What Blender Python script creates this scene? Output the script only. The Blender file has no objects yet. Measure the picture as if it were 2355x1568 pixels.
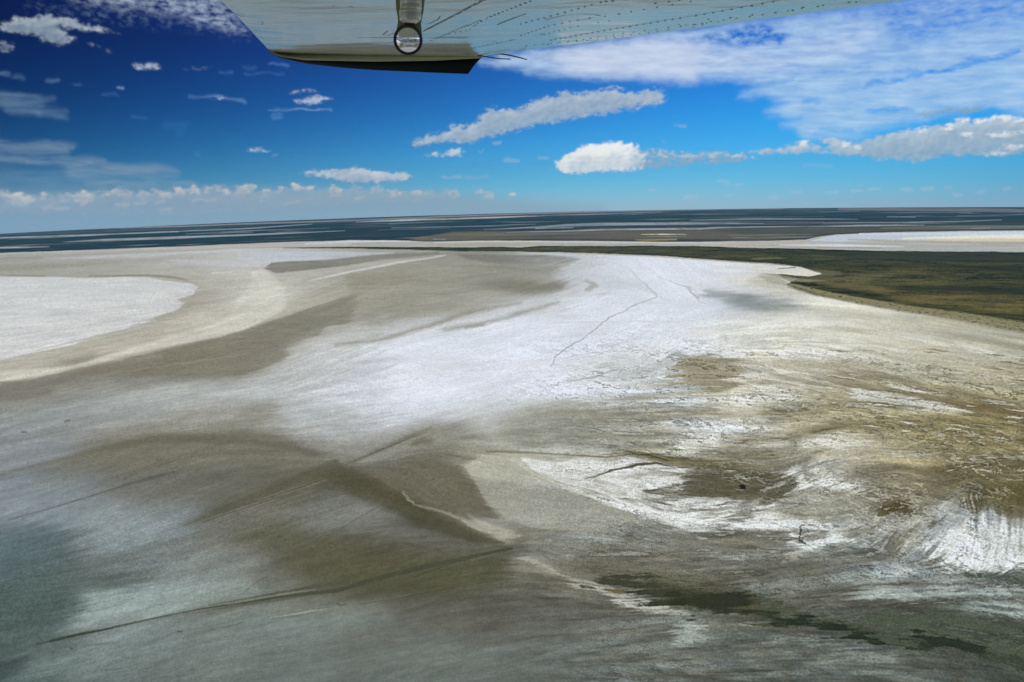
import bpy, math
import numpy as np
from mathutils import Matrix, Vector
f32 = np.float32
# ------------------------------------------------------------------ camera
W0, H0, FPX = 2354.0, 1568.0, 1866.0          # survey units used for all measured points
ALT = 600.0                                    # flying height (m)
DIP = math.radians(2.8)                        # how far the horizon lies below eye level
RAD = ALT / (1 / math.cos(DIP) - 1)            # radius of curvature of the ground sheet
PITCH, ROLL = math.radians(11.75), math.radians(-1.5)
sc = bpy.context.scene
Fv = np.array([0, math.cos(PITCH), -math.sin(PITCH)])
U_ = np.array([0, math.sin(PITCH), math.cos(PITCH)]); R_ = np.array([1.0, 0, 0])
Rv = R_ * math.cos(ROLL) + U_ * math.sin(ROLL)
Uv = -R_ * math.sin(ROLL) + U_ * math.cos(ROLL)
cam = bpy.data.cameras.new('camera'); co = bpy.data.objects.new('camera', cam)
sc.collection.objects.link(co)
m = Matrix.Identity(4)
for i in range(3):
    m[i][0], m[i][1], m[i][2] = Rv[i], Uv[i], -Fv[i]
m[2][3] = ALT
co.matrix_world = m
cam.sensor_width = 36; cam.lens = 36 * FPX / W0
cam.clip_start = 0.02; cam.clip_end = 200000
sc.camera = co
# ------------------------------------------------------------------ light
SUN_EL, SUN_AZ = math.radians(50), math.radians(78)     # azimuth clockwise from +Y
sd = Vector((math.sin(SUN_AZ) * math.cos(SUN_EL), math.cos(SUN_AZ) * math.cos(SUN_EL), math.sin(SUN_EL)))
sun = bpy.data.lights.new('sun', 'SUN'); sun.energy = 4.1; sun.angle = math.radians(0.5); sun.color = (1, .965, .91)
so = bpy.data.objects.new('sun', sun); sc.collection.objects.link(so)
so.rotation_euler = sd.to_track_quat('Z', 'Y').to_euler()
sc.view_settings.view_transform = 'Standard'; sc.view_settings.look = 'None'
sc.view_settings.exposure = 0.0; sc.view_settings.gamma = 1
SKY_STRENGTH = 0.085
HAZE_DENSITY = 0.0000115

# ------------------------------------------------------------------ numpy tools
def lin(c):
    c = np.asarray(c, float) / 255.0
    return np.where(c <= .04045, c / 12.92, ((c + .055) / 1.055) ** 2.4)

def noise2(x, y, seed=0):
    xi = np.floor(x).astype(np.int64); yi = np.floor(y).astype(np.int64)
    fx = (x - xi).astype(f32); fy = (y - yi).astype(f32)
    def g(ix, iy, dx, dy):
        h = (ix * 374761393 + iy * 668265263 + seed * 1442695041) & 0xffffffff
        h = ((h ^ (h >> 13)) * 1274126177) & 0xffffffff
        h = (h ^ (h >> 16)) & 0xffff
        a = h.astype(f32) * f32(2 * math.pi / 65536)
        return np.cos(a) * dx + np.sin(a) * dy
    u = fx * fx * fx * (fx * (fx * 6 - 15) + 10); v = fy * fy * fy * (fy * (fy * 6 - 15) + 10)
    a = g(xi, yi, fx, fy); b = g(xi + 1, yi, fx - 1, fy)
    c = g(xi, yi + 1, fx, fy - 1); d = g(xi + 1, yi + 1, fx - 1, fy - 1)
    return ((a + (b - a) * u) * (1 - v) + (c + (d - c) * u) * v) * f32(1.5)

def fbm(x, y, octv=5, seed=0, gain=.5):
    s = 0; a = 1.0; t = 0
    for o in range(octv):
        s = s + a * noise2(x * 2 ** o, y * 2 ** o, seed + o * 17); t += a * a; a *= gain
    return (s / math.sqrt(t)).astype(f32)

def sstep(a, b, x):
    t = np.clip((x - a) / (b - a), 0, 1); return t * t * (3 - 2 * t)

def blur(a, rx, ry, n=2):
    for _ in range(n):
        for ax, r in ((1, rx), (0, ry)):
            r = int(r)
            if r < 1: continue
            p = np.pad(a, [(r + 1, r) if k == ax else (0, 0) for k in range(2)], mode='edge')
            c = np.cumsum(p, axis=ax, dtype=np.float64)
            if ax == 1: a = ((c[:, 2 * r + 1:] - c[:, :-2 * r - 1]) / (2 * r + 1)).astype(f32)
            else: a = ((c[2 * r + 1:] - c[:-2 * r - 1]) / (2 * r + 1)).astype(f32)
    return a

def ray(p):
    p = np.asarray(p, float)
    return Fv + Rv * ((p[..., 0:1] - W0 / 2) / FPX) - Uv * ((p[..., 1:2] - H0 / 2) / FPX)

def bearing(p):                                # azimuth and elevation, degrees
    d = ray(p)
    return np.stack([np.degrees(np.arctan2(d[..., 0], d[..., 1])),
                     np.degrees(np.arctan2(d[..., 2], np.hypot(d[..., 0], d[..., 1])))], -1)

# survey sheets: (origin x, origin y, scale)
SH = {'V': (0, 0, 1, 1), 'L': (0, 459.8, .3417, .3417), 'C': (804.7, 459.8, .3417, .3417), 'R': (1552, 459.8, .3407, .3407),
      'l': (0, 862.2, .45, .45), 'c': (804.7, 862.2, .45, .45), 'r': (1552, 862.2, .45, .45),
      'a': (0, 0, .3417, .3417), 'b': (804.7, 0, .3417, .3417), 'd': (1552, 0, .3407, .3407),
      'O': (0, 919.6, .4998, .4998), 'Q': (1177, 919.6, .4998, .4998),
      'X': (1177, 448.3, .4998, .4998), 'Y': (1724.4, 603.5, .2675, .2675)}
def pts(s):
    """'L 10,20 30,40 C 5,5' -> survey points; a letter switches sheet"""
    out = []; sh = SH['V']
    for t in s.split():
        if t in SH: sh = SH[t]; continue
        x, y = t.split(','); X_ = sh[0] + float(x) * sh[2]; X_ = X_ * 3 if X_ < 0 else (2354 + (X_ - 2354) * 3 if X_ > 2354 else X_)   # marks run on past the frame
        out.append((X_, sh[1] + float(y) * sh[3]))
    return np.array(out)

PX = 32.57                                     # survey units per degree

class Chart:
    """a bearing chart (azimuth, elevation) that marks are laid out on"""
    def __init__(s, az, el, bg):
        s.az, s.el = az, el
        s.gx, s.gy = np.meshgrid(az * PX, el * PX); s.gx = s.gx.astype(f32); s.gy = s.gy.astype(f32)
        s.rgb = np.ones(s.gx.shape + (3,), f32) * np.array(bg, f32)
        s.a = np.zeros(s.gx.shape, f32)
        s.wx = s.wy = np.zeros(s.gx.shape, f32)
        s.dx = abs(az[1] - az[0]) * PX; s.dy = abs(el[1] - el[0]) * PX
    def win(s, q, pad):
        x0, x1, y0, y1 = q[:, 0].min() - pad, q[:, 0].max() + pad, q[:, 1].min() - pad, q[:, 1].max() + pad
        ax, ay = s.gx[0], s.gy[:, 0]
        i = np.where((ax >= x0) & (ax <= x1))[0]; j = np.where((ay >= y0) & (ay <= y1))[0]
        if len(i) == 0 or len(j) == 0: return None
        return slice(j[0], j[-1] + 1), slice(i[0], i[-1] + 1)
    def seg(s, P, Q, w, x, y):
        d = Q - P; l = max(float(d @ d), 1e-6)
        t = np.clip(((x - P[0]) * d[0] + (y - P[1]) * d[1]) / l, 0, 1)
        return np.hypot(x - P[0] - t * d[0], y - P[1] - t * d[1]), t
    def stroke(s, p, w, feather=2, warp=1.0):
        q = bearing(pts(p)) * PX
        w = np.interp(np.linspace(0, 1, len(q)), np.linspace(0, 1, len(np.atleast_1d(w))), np.atleast_1d(w))
        m = np.zeros(s.gx.shape, f32)
        sl = s.win(q, w.max() + feather + 12 * warp + 2)
        if sl is None: return m
        x = s.gx[sl] + s.wx[sl] * warp; y = s.gy[sl] + s.wy[sl] * warp * .6
        best = np.full(x.shape, -1e6, f32)
        for k in range(len(q) - 1):
            d, t = s.seg(q[k], q[k + 1], None, x, y)
            best = np.maximum(best, (w[k] + (w[k + 1] - w[k]) * t) - d)
        m[sl] = sstep(-feather * .6, feather * .6, best)
        return m
    def poly(s, p, feather=3, warp=1.0, q=None):
        if q is None: q = bearing(pts(p)) * PX
        m = np.zeros(s.gx.shape, f32)
        sl = s.win(q, feather + 14 * warp + 2)
        if sl is None: return m
        x = s.gx[sl] + s.wx[sl] * warp; y = s.gy[sl] + s.wy[sl] * warp * .6
        d = np.full(x.shape, 1e6, f32); ins = np.zeros(x.shape, bool)
        for k in range(len(q)):
            A, B = q[k], q[(k + 1) % len(q)]
            d = np.minimum(d, s.seg(A, B, None, x, y)[0])
            if A[1] != B[1]:
                c = ((A[1] > y) != (B[1] > y)) & (x < (B[0] - A[0]) * (y - A[1]) / (B[1] - A[1]) + A[0])
                ins ^= c
        m[sl] = sstep(-feather * .6, feather * .6, np.where(ins, d, -d))
        return m
    def put(s, m, col, op=1.0):
        k = (m * op)[..., None]; s.rgb = s.rgb * (1 - k) + lin(col).astype(f32) * k
    def over(s, al, rgb):                      # cloud compositing
        na = al + s.a * (1 - al); k = np.where(na > 1e-5, al / np.maximum(na, 1e-5), 0)[..., None]
        s.rgb = s.rgb * (1 - k) + rgb * k; s.a = na

def new_mat(name):
    mt = bpy.data.materials.new(name); mt.use_nodes = True
    nt = mt.node_tree; b = nt.nodes['Principled BSDF']
    return mt, nt, b
def N(nt, typ, **kw):
    n = nt.nodes.new(typ)
    for k, v in kw.items():
        if k.startswith('i_'): n.inputs[k[2:].replace('_', ' ')].default_value = v
        else: setattr(n, k, v)
    return n

# ================================================================== SKY
saz = np.arange(-38, 38, .05); sel = np.arange(-3.4, 15.5, .05)
S = Chart(saz, sel, (.6, .68, .75))
pf = S.gx / 40; qf = S.gy / 40
f1 = fbm(pf, qf * 1.6, 6, 3, .55); f2 = fbm(pf + 9, qf * 1.6 + 4, 6, 40, .55)
S.wx, S.wy = f1 * 7, f2 * 7
fl = fbm(S.gx / 70, S.gy / 12 + S.gx / 300, 5, 91, .6)             # streaky veil
fm = fbm(S.gx / 26 + S.gy / 60, S.gy / 9, 5, 191, .6)                            # mackerel texture
fp = fbm(S.gx / 14, S.gy / 9, 5, 77, .6)                            # puffs
ff = fbm(S.gx / 30, S.gy / 16, 6, 57, .6)
def up(m, n): r = np.roll(m, -n, 0); r[-n:] = m[-1]; return r
fpb = blur(fp, 1, 1, 1); fq = fbm(S.gx / 46, S.gy / 30, 4, 157, .55)
def cloud(mask, lit, shade, op=1.0, edge=.35, k=8, left=0.0, bias=0.0, tw=.75):
    mask = blur(mask, 4, 2, 2)
    d = sstep(.16, .98, mask + (.42 * fp + .34 * ff) * mask * (1 - mask) * 4 + .10 * fp * mask)
    b = blur(d, k, k)
    top = np.clip(d * (1 - up(b, k)) * 1.6, 0, 1) * np.clip(.75 + .5 * fq, .2, 1)
    ls = np.clip(tw * top + bias + .20 * (fpb - np.roll(fpb, (-2, 3), (0, 1))) + .10 * ff + .12 * fq + left, 0, 1)[..., None]
    rgb = lin(shade) * (1 - ls) + lin(lit) * ls
    S.over(np.clip(d * op * (.93 + .06 * fq), 0, 1), rgb.astype(f32))
def soft(mask, col, op): S.over(np.clip(mask * op, 0, 1), np.ones(3, f32) * lin(col).astype(f32))
# low haze bank on the left, fading to the right
hb = S.poly('a -200,1300 500,1290 1000,1290 1600,1270 2355,1280 b 500,1300 1000,1330 1700,1400 1700,1520 0,1560 a 0,1640 -400,1640', 40, .4)
soft(hb, (150, 166, 180), .75)
hb = S.poly('a -200,1380 1500,1380 b 800,1400 d 0,1330 2500,1330 2500,1500 0,1500 b 0,1550 a 0,1640 -400,1640', 60, .2)
soft(hb, (148, 184, 204), .4)
# veil sheets
veil = S.poly('b 900,420 1000,370 1190,345 d 0,210 1560,0 2300,-400 2900,-400 2900,790 2354,770 2100,720 1800,770 1400,860 1250,920 1100,935 850,925 830,860 720,845 850,810 620,760 740,700 600,650 450,640 560,600 500,560 380,530 0,545 b 2200,525 1900,515 1700,515 1300,505 1150,470 1040,440', 26, 1.4)
vm = veil * np.clip(.80 + .20 * fl + .14 * fbm(S.gx / 110 + S.gy / 40, S.gy / 22 - S.gx / 300, 5, 811, .6) + .06 * ff, 0, 1)
hole = S.poly('d 100,275 250,225 600,150 760,240 700,300 450,310 250,290', 18, 1.2)
vm *= 1 - hole * np.clip(.65 + .8 * ff, 0, 1)
hole = S.poly('d 980,90 1400,10 2400,-100 2400,140 2000,200 1700,280 1500,330 1350,120 1100,100', 30, 1.5)
vm *= 1 - hole * np.clip(.42 + .34 * fm + .34 * fl, 0, 1)
for st, w, o in (('d 1300,570 1600,520 1900,450 2300,350', 5, .8), ('d 1500,470 1750,490 2150,410', 4, .5), ('d 850,680 980,690', 6, .6),
                 ('d 550,580 800,540', 6, .5), ('d 1300,745 1600,738', 5, .7), ('d 950,885 1300,890 1400,900', 6, .6), ('d 2050,770 2350,775', 4, .6), ('d 1000,490 1300,440', 5, .3)):
    vm *= 1 - S.stroke(st, w, 8, 1.5) * o * np.clip(.7 + .5 * fm, 0, 1)
bright = S.poly('b 1250,400 1700,300 d 0,240 300,330 700,350 1100,260 1300,200 1200,330 900,430 500,470 0,500 b 1700,500', 70, .8)
vc = lin((172, 204, 234)) * (1 - bright[..., None] * .75) + lin((208, 220, 238)) * bright[..., None] * .75
S.over(np.clip(vm * .92, 0, 1), (vc * (1 + .08 * fl)[..., None]).astype(f32))
soft(S.poly('V 1280,120 1500,95 1620,110 1600,190 1450,178 1300,170', 30, 1), (212, 220, 238), .5)
# top-left ragged cloud
for s_, o in (('a 0,170 80,120 300,100 480,120 560,165 700,185 740,205 690,215 540,200 400,180 420,215 540,265 480,275 400,300 340,290 230,235 0,205', 1.0),
              ('a 600,300 650,295 670,320 620,320', .8), ('a 715,325 750,330 750,350 720,345', .7), ('a 0,280 100,300 80,345 0,340', .6),
              ('a 660,190 850,235 740,225', .5)):
    mk = S.poly(s_, 12, .8); cloud(mk, (196, 205, 214), (112, 138, 158), o * .78, .45, 5, bias=.2)
mk = S.poly('a 480,0 700,-60 1460,-60 1660,210 1560,210 1350,160 1200,110 1000,75 850,60 640,30', 26, 1.2) * np.clip(.42 + .4 * fp + .5 * fm, 0, 1)
soft(mk, (172, 188, 208), .9)
mk = S.poly('a 200,30 560,80 400,60 700,60 900,90 1700,230 1650,260 1200,180 600,130 200,70', 30, 1.2) * np.clip(.0 + .9 * fp, 0, 1)
soft(mk, (120, 150, 180), .6)
# wisps on the left
for s_, w, o, c in (('a 0,650 150,670 250,700', 10, .2, (130, 165, 188)), ('a 0,690 200,720 430,775', 9, .3, (130, 165, 188)), ('a 60,740 250,760', 7, .28, (130, 165, 188)),
                 ('a 0,640 350,665', 6, .25, (130, 165, 188)), ('a -50,965 300,970 500,985', 6, .4, (140, 165, 185)), ('a -50,1010 300,1005 450,1015', 7, .35, (150, 170, 188)),
                 ('a -50,1075 350,1062 680,1085', 8, .38, (150, 170, 185)), ('a 200,1095 600,1105', 4, .35, (150, 170, 185)),
                 ('a -50,1215 500,1195 1000,1195', 20, .3, (148, 165, 178)), ('a 480,1150 900,1140 1170,1160', 11, .4, (152, 168, 180)), ('a 600,1240 1300,1238', 7, .45, (148, 165, 178)),
                 ('a 1800,742 2250,738', 1.5, .5, (130, 165, 210)), ('a 1850,735 2150,736', 2, .3, (130, 165, 210)),
                 ('a 680,632 780,640', 2, .4, (80, 125, 185)), ('a 0,495 60,495', 3, .4, (110, 150, 185)), ('a 100,510 150,520', 4, .4, (100, 140, 180)), ('a 310,540 380,542', 3, .4, (110, 150, 185)),
                 ('a 800,588 840,588', 2.5, .6, (130, 165, 195)), ('a 510,572 560,574', 2, .3, (90, 130, 180)), ('a 1640,450 1720,452', 3, .3, (80, 125, 190)), ('a 1800,435 1950,440', 3, .4, (100, 145, 205)),
                 ('a 1470,487 1550,488', 2.5, .4, (90, 135, 200)), ('a 1650,492 1900,490', 2, .3, (90, 135, 200)), ('a 1280,650 1500,655 1650,685', 3, .45, (110, 150, 205)), ('a 900,790 970,795', 3, .3, (70, 120, 185)),
                 ('b 870,410 960,415', 5, .45, (150, 185, 225)), ('b 1040,405 1200,440', 12, .5, (170, 195, 230)), ('b 880,395 1050,400', 4, .3, (150, 185, 225)),
                 ('b 620,1192 750,1190', 3, .5, (190, 200, 212)), ('b 780,1190 920,1195', 3, .3, (180, 195, 210)), ('d 880,1118 1060,1120', 4, .4, (170, 200, 220)), ('d 0,845 70,850', 4, .3, (150, 185, 220)),
                 ('b 1040,1072 1120,1082', 4, .55, (190, 205, 220)), ('b 1280,1058 1330,1062', 3, .45, (180, 200, 220)), ('b 2100,950 2130,960', 2, .4, (140, 185, 225)), ('b 2220,850 2260,848', 3, .4, (150, 185, 220)),
                 ('a 1130,840 1230,845 1190,880', 9, .12, (80, 150, 220)), ('a 1840,780 1880,775', 5, .4, (110, 160, 215)), ('a 1320,1030 1330,1045', 4, .3, (110, 160, 205)),
                 ('d 1080,750 1250,760', 12, .3, (170, 205, 235))):
    soft(S.stroke(s_, w, max(4, w * 1.5), 1.0) * np.clip(.75 + .55 * fl, 0, 1), c, o)
for s_, o in (('a 880,440 970,422 1110,450 1040,466 930,462', .75), ('a 1400,662 1450,648 1520,648 1560,665 1480,672', .7), ('a 1960,675 2050,648 2120,645 2240,662 2140,690 2060,700', .85),
              ('a 1940,628 2040,610 2150,606 2080,628', .6), ('a 1640,1020 1690,993 1760,1000 1830,1015 1740,1022', .85), ('a 1780,1050 1840,1042 1890,1050 1820,1056', .5), ('a 1960,1040 2010,1036 2010,1052', .4),
              ('a 1230,462 1330,452 1460,452 1380,466', .4)):
    cloud(S.poly(s_, 9, .5), (205, 212, 225), (150, 172, 205), o, .5, 4, bias=.3)
# long grey cloud and the bright heap
mk = S.poly('b 390,950 520,920 600,890 700,850 830,840 860,790 900,740 950,725 1050,735 1200,705 1300,650 1400,640 1470,600 1540,628 1650,618 1760,585 1850,612 2000,612 2090,600 2150,640 2080,690 1900,735 1650,775 1400,812 1200,860 1000,895 900,935 850,962 700,950 550,972 420,970', 17, 1.5)
cloud(mk, (204, 212, 220), (152, 172, 190), .93, .48, 7, bias=.05, tw=.55)
cloud(S.stroke('b 2050,585 2140,640', 3, 5, 1.3), (180, 200, 220), (150, 180, 205), .5)
cloud(S.poly('b 490,1042 620,1022 720,990 780,1020 740,1050 600,1055', 8, .7), (215, 222, 228), (170, 188, 205), .9, .4, 5)
soft(S.poly('b 960,960 1010,955 1010,975 970,975', 6, .6), (180, 200, 220), .4)
cloud(S.poly('b 865,1010 905,1010 900,1028 870,1028', 5, .5), (215, 220, 228), (190, 205, 220), .7)
mk = S.poly('b 1390,1135 1385,1095 1450,1040 1560,985 1640,965 1700,955 1790,950 1850,968 1900,965 1980,995 2150,1015 2355,1018 d 180,1018 450,1032 600,1060 450,1092 200,1112 0,1135 b 2200,1130 1900,1142 1600,1162 1440,1172', 10, .8)
rt = sstep(13.5 * PX, 4.5 * PX, S.gx)
bz = bearing(pts('b 1850,1000 2050,1000')) * PX
rt = sstep(bz[1, 0], bz[0, 0], S.gx + f1 * 10); mk = mk * (.72 + .28 * rt)
cloud(mk, (252, 250, 243), (158, 176, 194), .97, .3, 7, left=rt * .85 - (1 - rt) * .3, bias=-.12)
cloud(S.stroke('b 1350,1125 1370,1160', 3, 5, 1), (235, 235, 230), (200, 205, 210), .6)
soft(S.stroke('b 1470,1050 1560,1055 1640,1085', 2.2, 5, 1), (214, 208, 198), .5)
mk = S.poly('a 2010,1172 2120,1147 2300,1132 b 60,1127 150,1147 250,1157 400,1165 432,1190 380,1215 250,1222 100,1232 0,1222 a 2250,1202 2100,1187', 8, .7)
cloud(mk, (230, 226, 226), (172, 178, 192), .95, .35, 6, bias=.1)
# right hand bank
mk = S.poly('d 480,1020 620,1000 800,975 880,948 930,985 1030,1000 950,930 1100,930 1200,965 1400,905 1600,875 1720,862 1850,842 1900,800 1960,792 2010,825 2150,790 2250,785 2354,800 2700,780 2700,1050 2354,1030 2200,1060 1900,1042 1650,1085 1450,1080 1150,1052 1000,1020 900,1032 600,1046', 12, 1.1)
cloud(mk, (218, 224, 228), (162, 178, 190), .90, .48, 6, bias=.10, tw=.5)
for s_ in ('d 1900,815 1950,798 1995,820', 'd 2020,825 2150,798 2260,790 2354,800 2500,800', 'd 1820,858 1860,845 1880,865', 'd 1600,882 1720,868', 'd 850,965 880,955 900,970', 'd 2100,915 2354,900', 'd 2110,1030 2230,1035', 'd 1100,985 1260,975', 'd 2200,990 2354,985', 'd 1940,905 2000,910'):
    cloud(S.stroke(s_, 5, 6, .9), (246, 246, 244), (205, 212, 218), .8, .4, 3, bias=.3)
cloud(S.poly('d 1600,780 1700,750 1900,725 2080,710 2070,745 1850,765 1700,782', 10, 1), (140, 165, 182), (118, 142, 162), .7, .4, 5)
cloud(S.poly('d 1320,795 1365,788 1360,805', 6, .6), (130, 160, 185), (115, 150, 180), .6)
# line of distant heaps above the left horizon
x_lim = lambda c: c < 700
puffs = '''a 30,1290,45 120,1320,50 200,1325,40 290,1305,32 440,1310,36 550,1310,45 620,1310,36 700,1290,32 780,1268,42 850,1290,38 960,1290,42 1060,1280,32 1110,1295,36 1200,1270,36 1310,1262,42 1400,1258,30 1470,1255,34 1520,1282,28 1620,1258,50 1672,1255,38 1790,1268,24 1772,1312,34 1890,1258,32 2000,1240,38 2100,1258,28 2250,1252,36
b 40,1258,32 180,1262,38 290,1285,32 445,1285,32 500,1292,24 570,1282,24 650,1280,30 700,1285,34 870,1285,24 930,1302,32 1090,1295,22'''
sh = None; rng = np.random.RandomState(5)
rowm = S.poly('a -200,1300 0,1275 100,1310 250,1300 350,1330 450,1300 560,1300 680,1290 780,1268 900,1290 1050,1280 1200,1270 1320,1262 1450,1256 1560,1285 1650,1262 1760,1290 1890,1262 2000,1250 2120,1262 2250,1262 b 60,1268 180,1268 300,1290 450,1290 600,1290 700,1290 700,1330 400,1360 0,1370 a 2000,1400 1200,1440 400,1440 -200,1440', 9, 1.3)
cloud(rowm, (196, 200, 202), (156, 169, 182), .42, .48, 5, bias=.05, tw=.7)
for t in puffs.split():
    if t in SH: sh = SH[t]; continue
    x, y, r = map(float, t.split(','))
    cx, cy, r = sh[0] + x * sh[2], y * sh[3], r * .3417
    qv = []
    for k in range(14):
        an = k / 14 * 6.283; rr = r * (1 + .3 * rng.randn() * .6)
        qv.append((cx + math.cos(an) * rr * 1.25, cy + r * .5 + math.sin(an) * rr * (1.0 if math.sin(an) < 0 else .8)))
    b_ = bearing(np.array(qv)) * PX
    mk = S.poly('', 5, .55, b_)
    v = rng.rand()
    cloud(mk, (222 + 16 * v, 214 + 12 * v, 202 + 8 * v), (166, 175, 186), (.6 + .38 * v) * (1 if x_lim(cx) else .75), .48, 3, bias=.0 + .15 * v)
soft(S.stroke('a -60,1400 300,1345 700,1330 1200,1320 1700,1345 2355,1330 b 700,1330', [10, 12, 8, 8, 12, 8, 3], 22, 1.4) * np.clip(.7 + .5 * fp, 0, 1), (170, 178, 186), .5)
for t in 'a 330,1400 420,1405 820,1375 1080,1362 1110,1415 1340,1350 1430,1345 950,1370 1960,1365 2260,1310 b 60,1330'.split():
    if t in SH: sh = SH[t]; continue
    x, y = map(float, t.split(',')); cx, cy = sh[0] + x * sh[2], y * sh[3]
    soft(S.stroke('V %f,%f %f,%f' % (cx - 12, cy + 2, cx + 12, cy - 2), [2, 5, 2], 7, 1.2), (205, 198, 192), .5)
sh = SH['d']
for t in '320,1225,26 360,1240,20 350,1310,22 1050,1290,28 1220,1290,32 1340,1280,32 1560,1275,28 1700,1270,32 1840,1265,18 100,1330,34 820,1290,26 440,1240,20 -150,1280,26 1900,1310,24 2050,1290,20 650,1330,24 1250,1240,14 2250,1270,20'.split():
    x, y, r = map(float, t.split(',')); cx, cy, r = sh[0] + x * sh[2], y * sh[3], r * .34
    soft(S.stroke('V %f,%f %f,%f' % (cx - r, cy + 1, cx + r, cy), [r * .3, r * .55, r * .25], 7, 1.0), (205, 214, 218), .38)
fade = sstep(15.4, 13.4, S.el)[:, None]
S.a = np.clip(S.a * fade, 0, 1)
img = bpy.data.images.new('cloud_chart', len(saz), len(sel), alpha=True, float_buffer=True)
img.colorspace_settings.name = 'Non-Color'; img.alpha_mode = 'CHANNEL_PACKED'
img.pixels.foreach_set(np.concatenate([S.rgb, S.a[..., None]], -1).astype(f32).ravel()); img.update(); img.pack()

world = bpy.data.worlds.new('World'); sc.world = world; world.use_nodes = True
nt = world.node_tree; nt.nodes.clear(); L = nt.links.new
tc = N(nt, 'ShaderNodeTexCoord'); sep = N(nt, 'ShaderNodeSeparateXYZ'); L(tc.outputs['Generated'], sep.inputs[0])
add = N(nt, 'ShaderNodeVectorMath', operation='ADD'); add.inputs[1].default_value = (0, 0, .052)
L(tc.outputs['Generated'], add.inputs[0])
nrm = N(nt, 'ShaderNodeVectorMath', operation='NORMALIZE'); L(add.outputs[0], nrm.inputs[0])
sky = N(nt, 'ShaderNodeTexSky', sky_type='NISHITA', sun_disc=False, sun_elevation=SUN_EL, sun_rotation=SUN_AZ,
        air_density=1.0, dust_density=0.6, ozone_density=5.0, altitude=600)
L(nrm.outputs[0], sky.inputs[0])
az = N(nt, 'ShaderNodeMath', operation='ARCTAN2'); L(sep.outputs[0], az.inputs[0]); L(sep.outputs[1], az.inputs[1])
el = N(nt, 'ShaderNodeMath', operation='ARCSINE'); L(sep.outputs[2], el.inputs[0])
# clear-air colour: the Nishita sky deepened away from the sun, as a polarising filter shows it
def rng_(src, a, b, c, d):
    n = N(nt, 'ShaderNodeMapRange', clamp=True)
    for k, v in zip((1, 2, 3, 4), (a, b, c, d)): n.inputs[k].default_value = v
    L(src, n.inputs[0]); return n.outputs[0]
def math2(op, a, b=None):
    n = N(nt, 'ShaderNodeMath', operation=op)
    for k, v in enumerate((a, b)):
        if v is None: continue
        if isinstance(v, (int, float)): n.inputs[k].default_value = v
        else: L(v, n.inputs[k])
    return n.outputs[0]
E_ = rng_(el.outputs[0], -.2, .2, (-.2 + .0489) / .2, (.2 + .0489) / .2); E_ = math2('MINIMUM', math2('MAXIMUM', E_, -.05), 1.0)
A_ = rng_(az.outputs[0], -.6, .6, -1, 1)
EA, EE, AA = math2('MULTIPLY', E_, A_), math2('MULTIPLY', E_, E_), math2('MULTIPLY', A_, A_)
cx_ = N(nt, 'ShaderNodeCombineXYZ')
for k, cf in enumerate([[0.018, -5.855, 0.263, 0.594, 3.37, -0.964], [0.298, -1.411, 0.255, 1.12, -0.126, -0.781], [0.579, -0.803, 0.295, 0.778, -0.025, -0.667]]):
    t_ = cf[0]
    for q_, c_ in zip((E_, A_, EA, EE, AA), cf[1:]): t_ = math2('ADD', math2('MULTIPLY', q_, c_), t_)
    L(math2('EXPONENT', t_), cx_.inputs[k])
gr_ = N(nt, 'ShaderNodeVectorMath', operation='MULTIPLY'); L(sky.outputs[0], gr_.inputs[0]); L(cx_.outputs[0], gr_.inputs[1])
b1 = N(nt, 'ShaderNodeBackground'); b1.inputs[1].default_value = SKY_STRENGTH; L(gr_.outputs[0], b1.inputs[0])
def mr(src, a, b):
    n = N(nt, 'ShaderNodeMapRange', clamp=False); n.inputs[1].default_value = math.radians(a); n.inputs[2].default_value = math.radians(b)
    L(src, n.inputs[0]); return n.outputs[0]
cb = N(nt, 'ShaderNodeCombineXYZ'); L(mr(az.outputs[0], saz[0] - .025, saz[-1] + .025), cb.inputs[0]); vcl = N(nt, 'ShaderNodeClamp'); vcl.inputs[1].default_value = .002; vcl.inputs[2].default_value = .998; L(mr(el.outputs[0], sel[0] - .025, sel[-1] + .025), vcl.inputs[0]); L(vcl.outputs[0], cb.inputs[1])
im = N(nt, 'ShaderNodeTexImage', image=img, interpolation='Cubic', extension='MIRROR'); L(cb.outputs[0], im.inputs[0])
b2 = N(nt, 'ShaderNodeBackground'); b2.inputs[1].default_value = 1.0; L(im.outputs[0], b2.inputs[0])
mx = N(nt, 'ShaderNodeMixShader'); L(im.outputs[1], mx.inputs[0]); L(b1.outputs[0], mx.inputs[1]); L(b2.outputs[0], mx.inputs[2])
wo = N(nt, 'ShaderNodeOutputWorld'); L(mx.outputs[0], wo.inputs[0])
world.cycles.sampling_method = 'MANUAL'; world.cycles.sample_map_resolution = 1024

# ================================================================== GROUND
gaz = np.arange(-36.5, 36.51, .05); dmin = math.degrees(DIP) + .004
gde = np.arange(dmin, 36, .04)                                   # depression angle
G = Chart(gaz, -gde, (.4, .4, .4))
td = np.tan(np.radians(gde))
def dist(t): return RAD * (t - np.sqrt(np.maximum(t * t - 2 * ALT / RAD, 0)))
gr = dist(td)
Xw = (np.sin(np.radians(gaz))[None, :] * gr[:, None]); Yw = (np.cos(np.radians(gaz))[None, :] * gr[:, None])
n1 = fbm(Xw / 420, Yw / 420, 6, 1, .6); n2 = fbm(Xw / 420 + 30, Yw / 420 + 11, 6, 2, .6)
n3 = fbm(Xw / 60, Yw / 60, 5, 5, .65); n4 = fbm(Xw / 1700, Yw / 1700, 7, 8, .6)
sc_ = np.clip(gr / 1500, .25, 1.4)[:, None] ** -.3
h1 = fbm(G.gx / 22, G.gy / 9, 4, 301, .65); h2 = fbm(G.gx / 22, G.gy / 9, 4, 401, .65)
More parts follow.
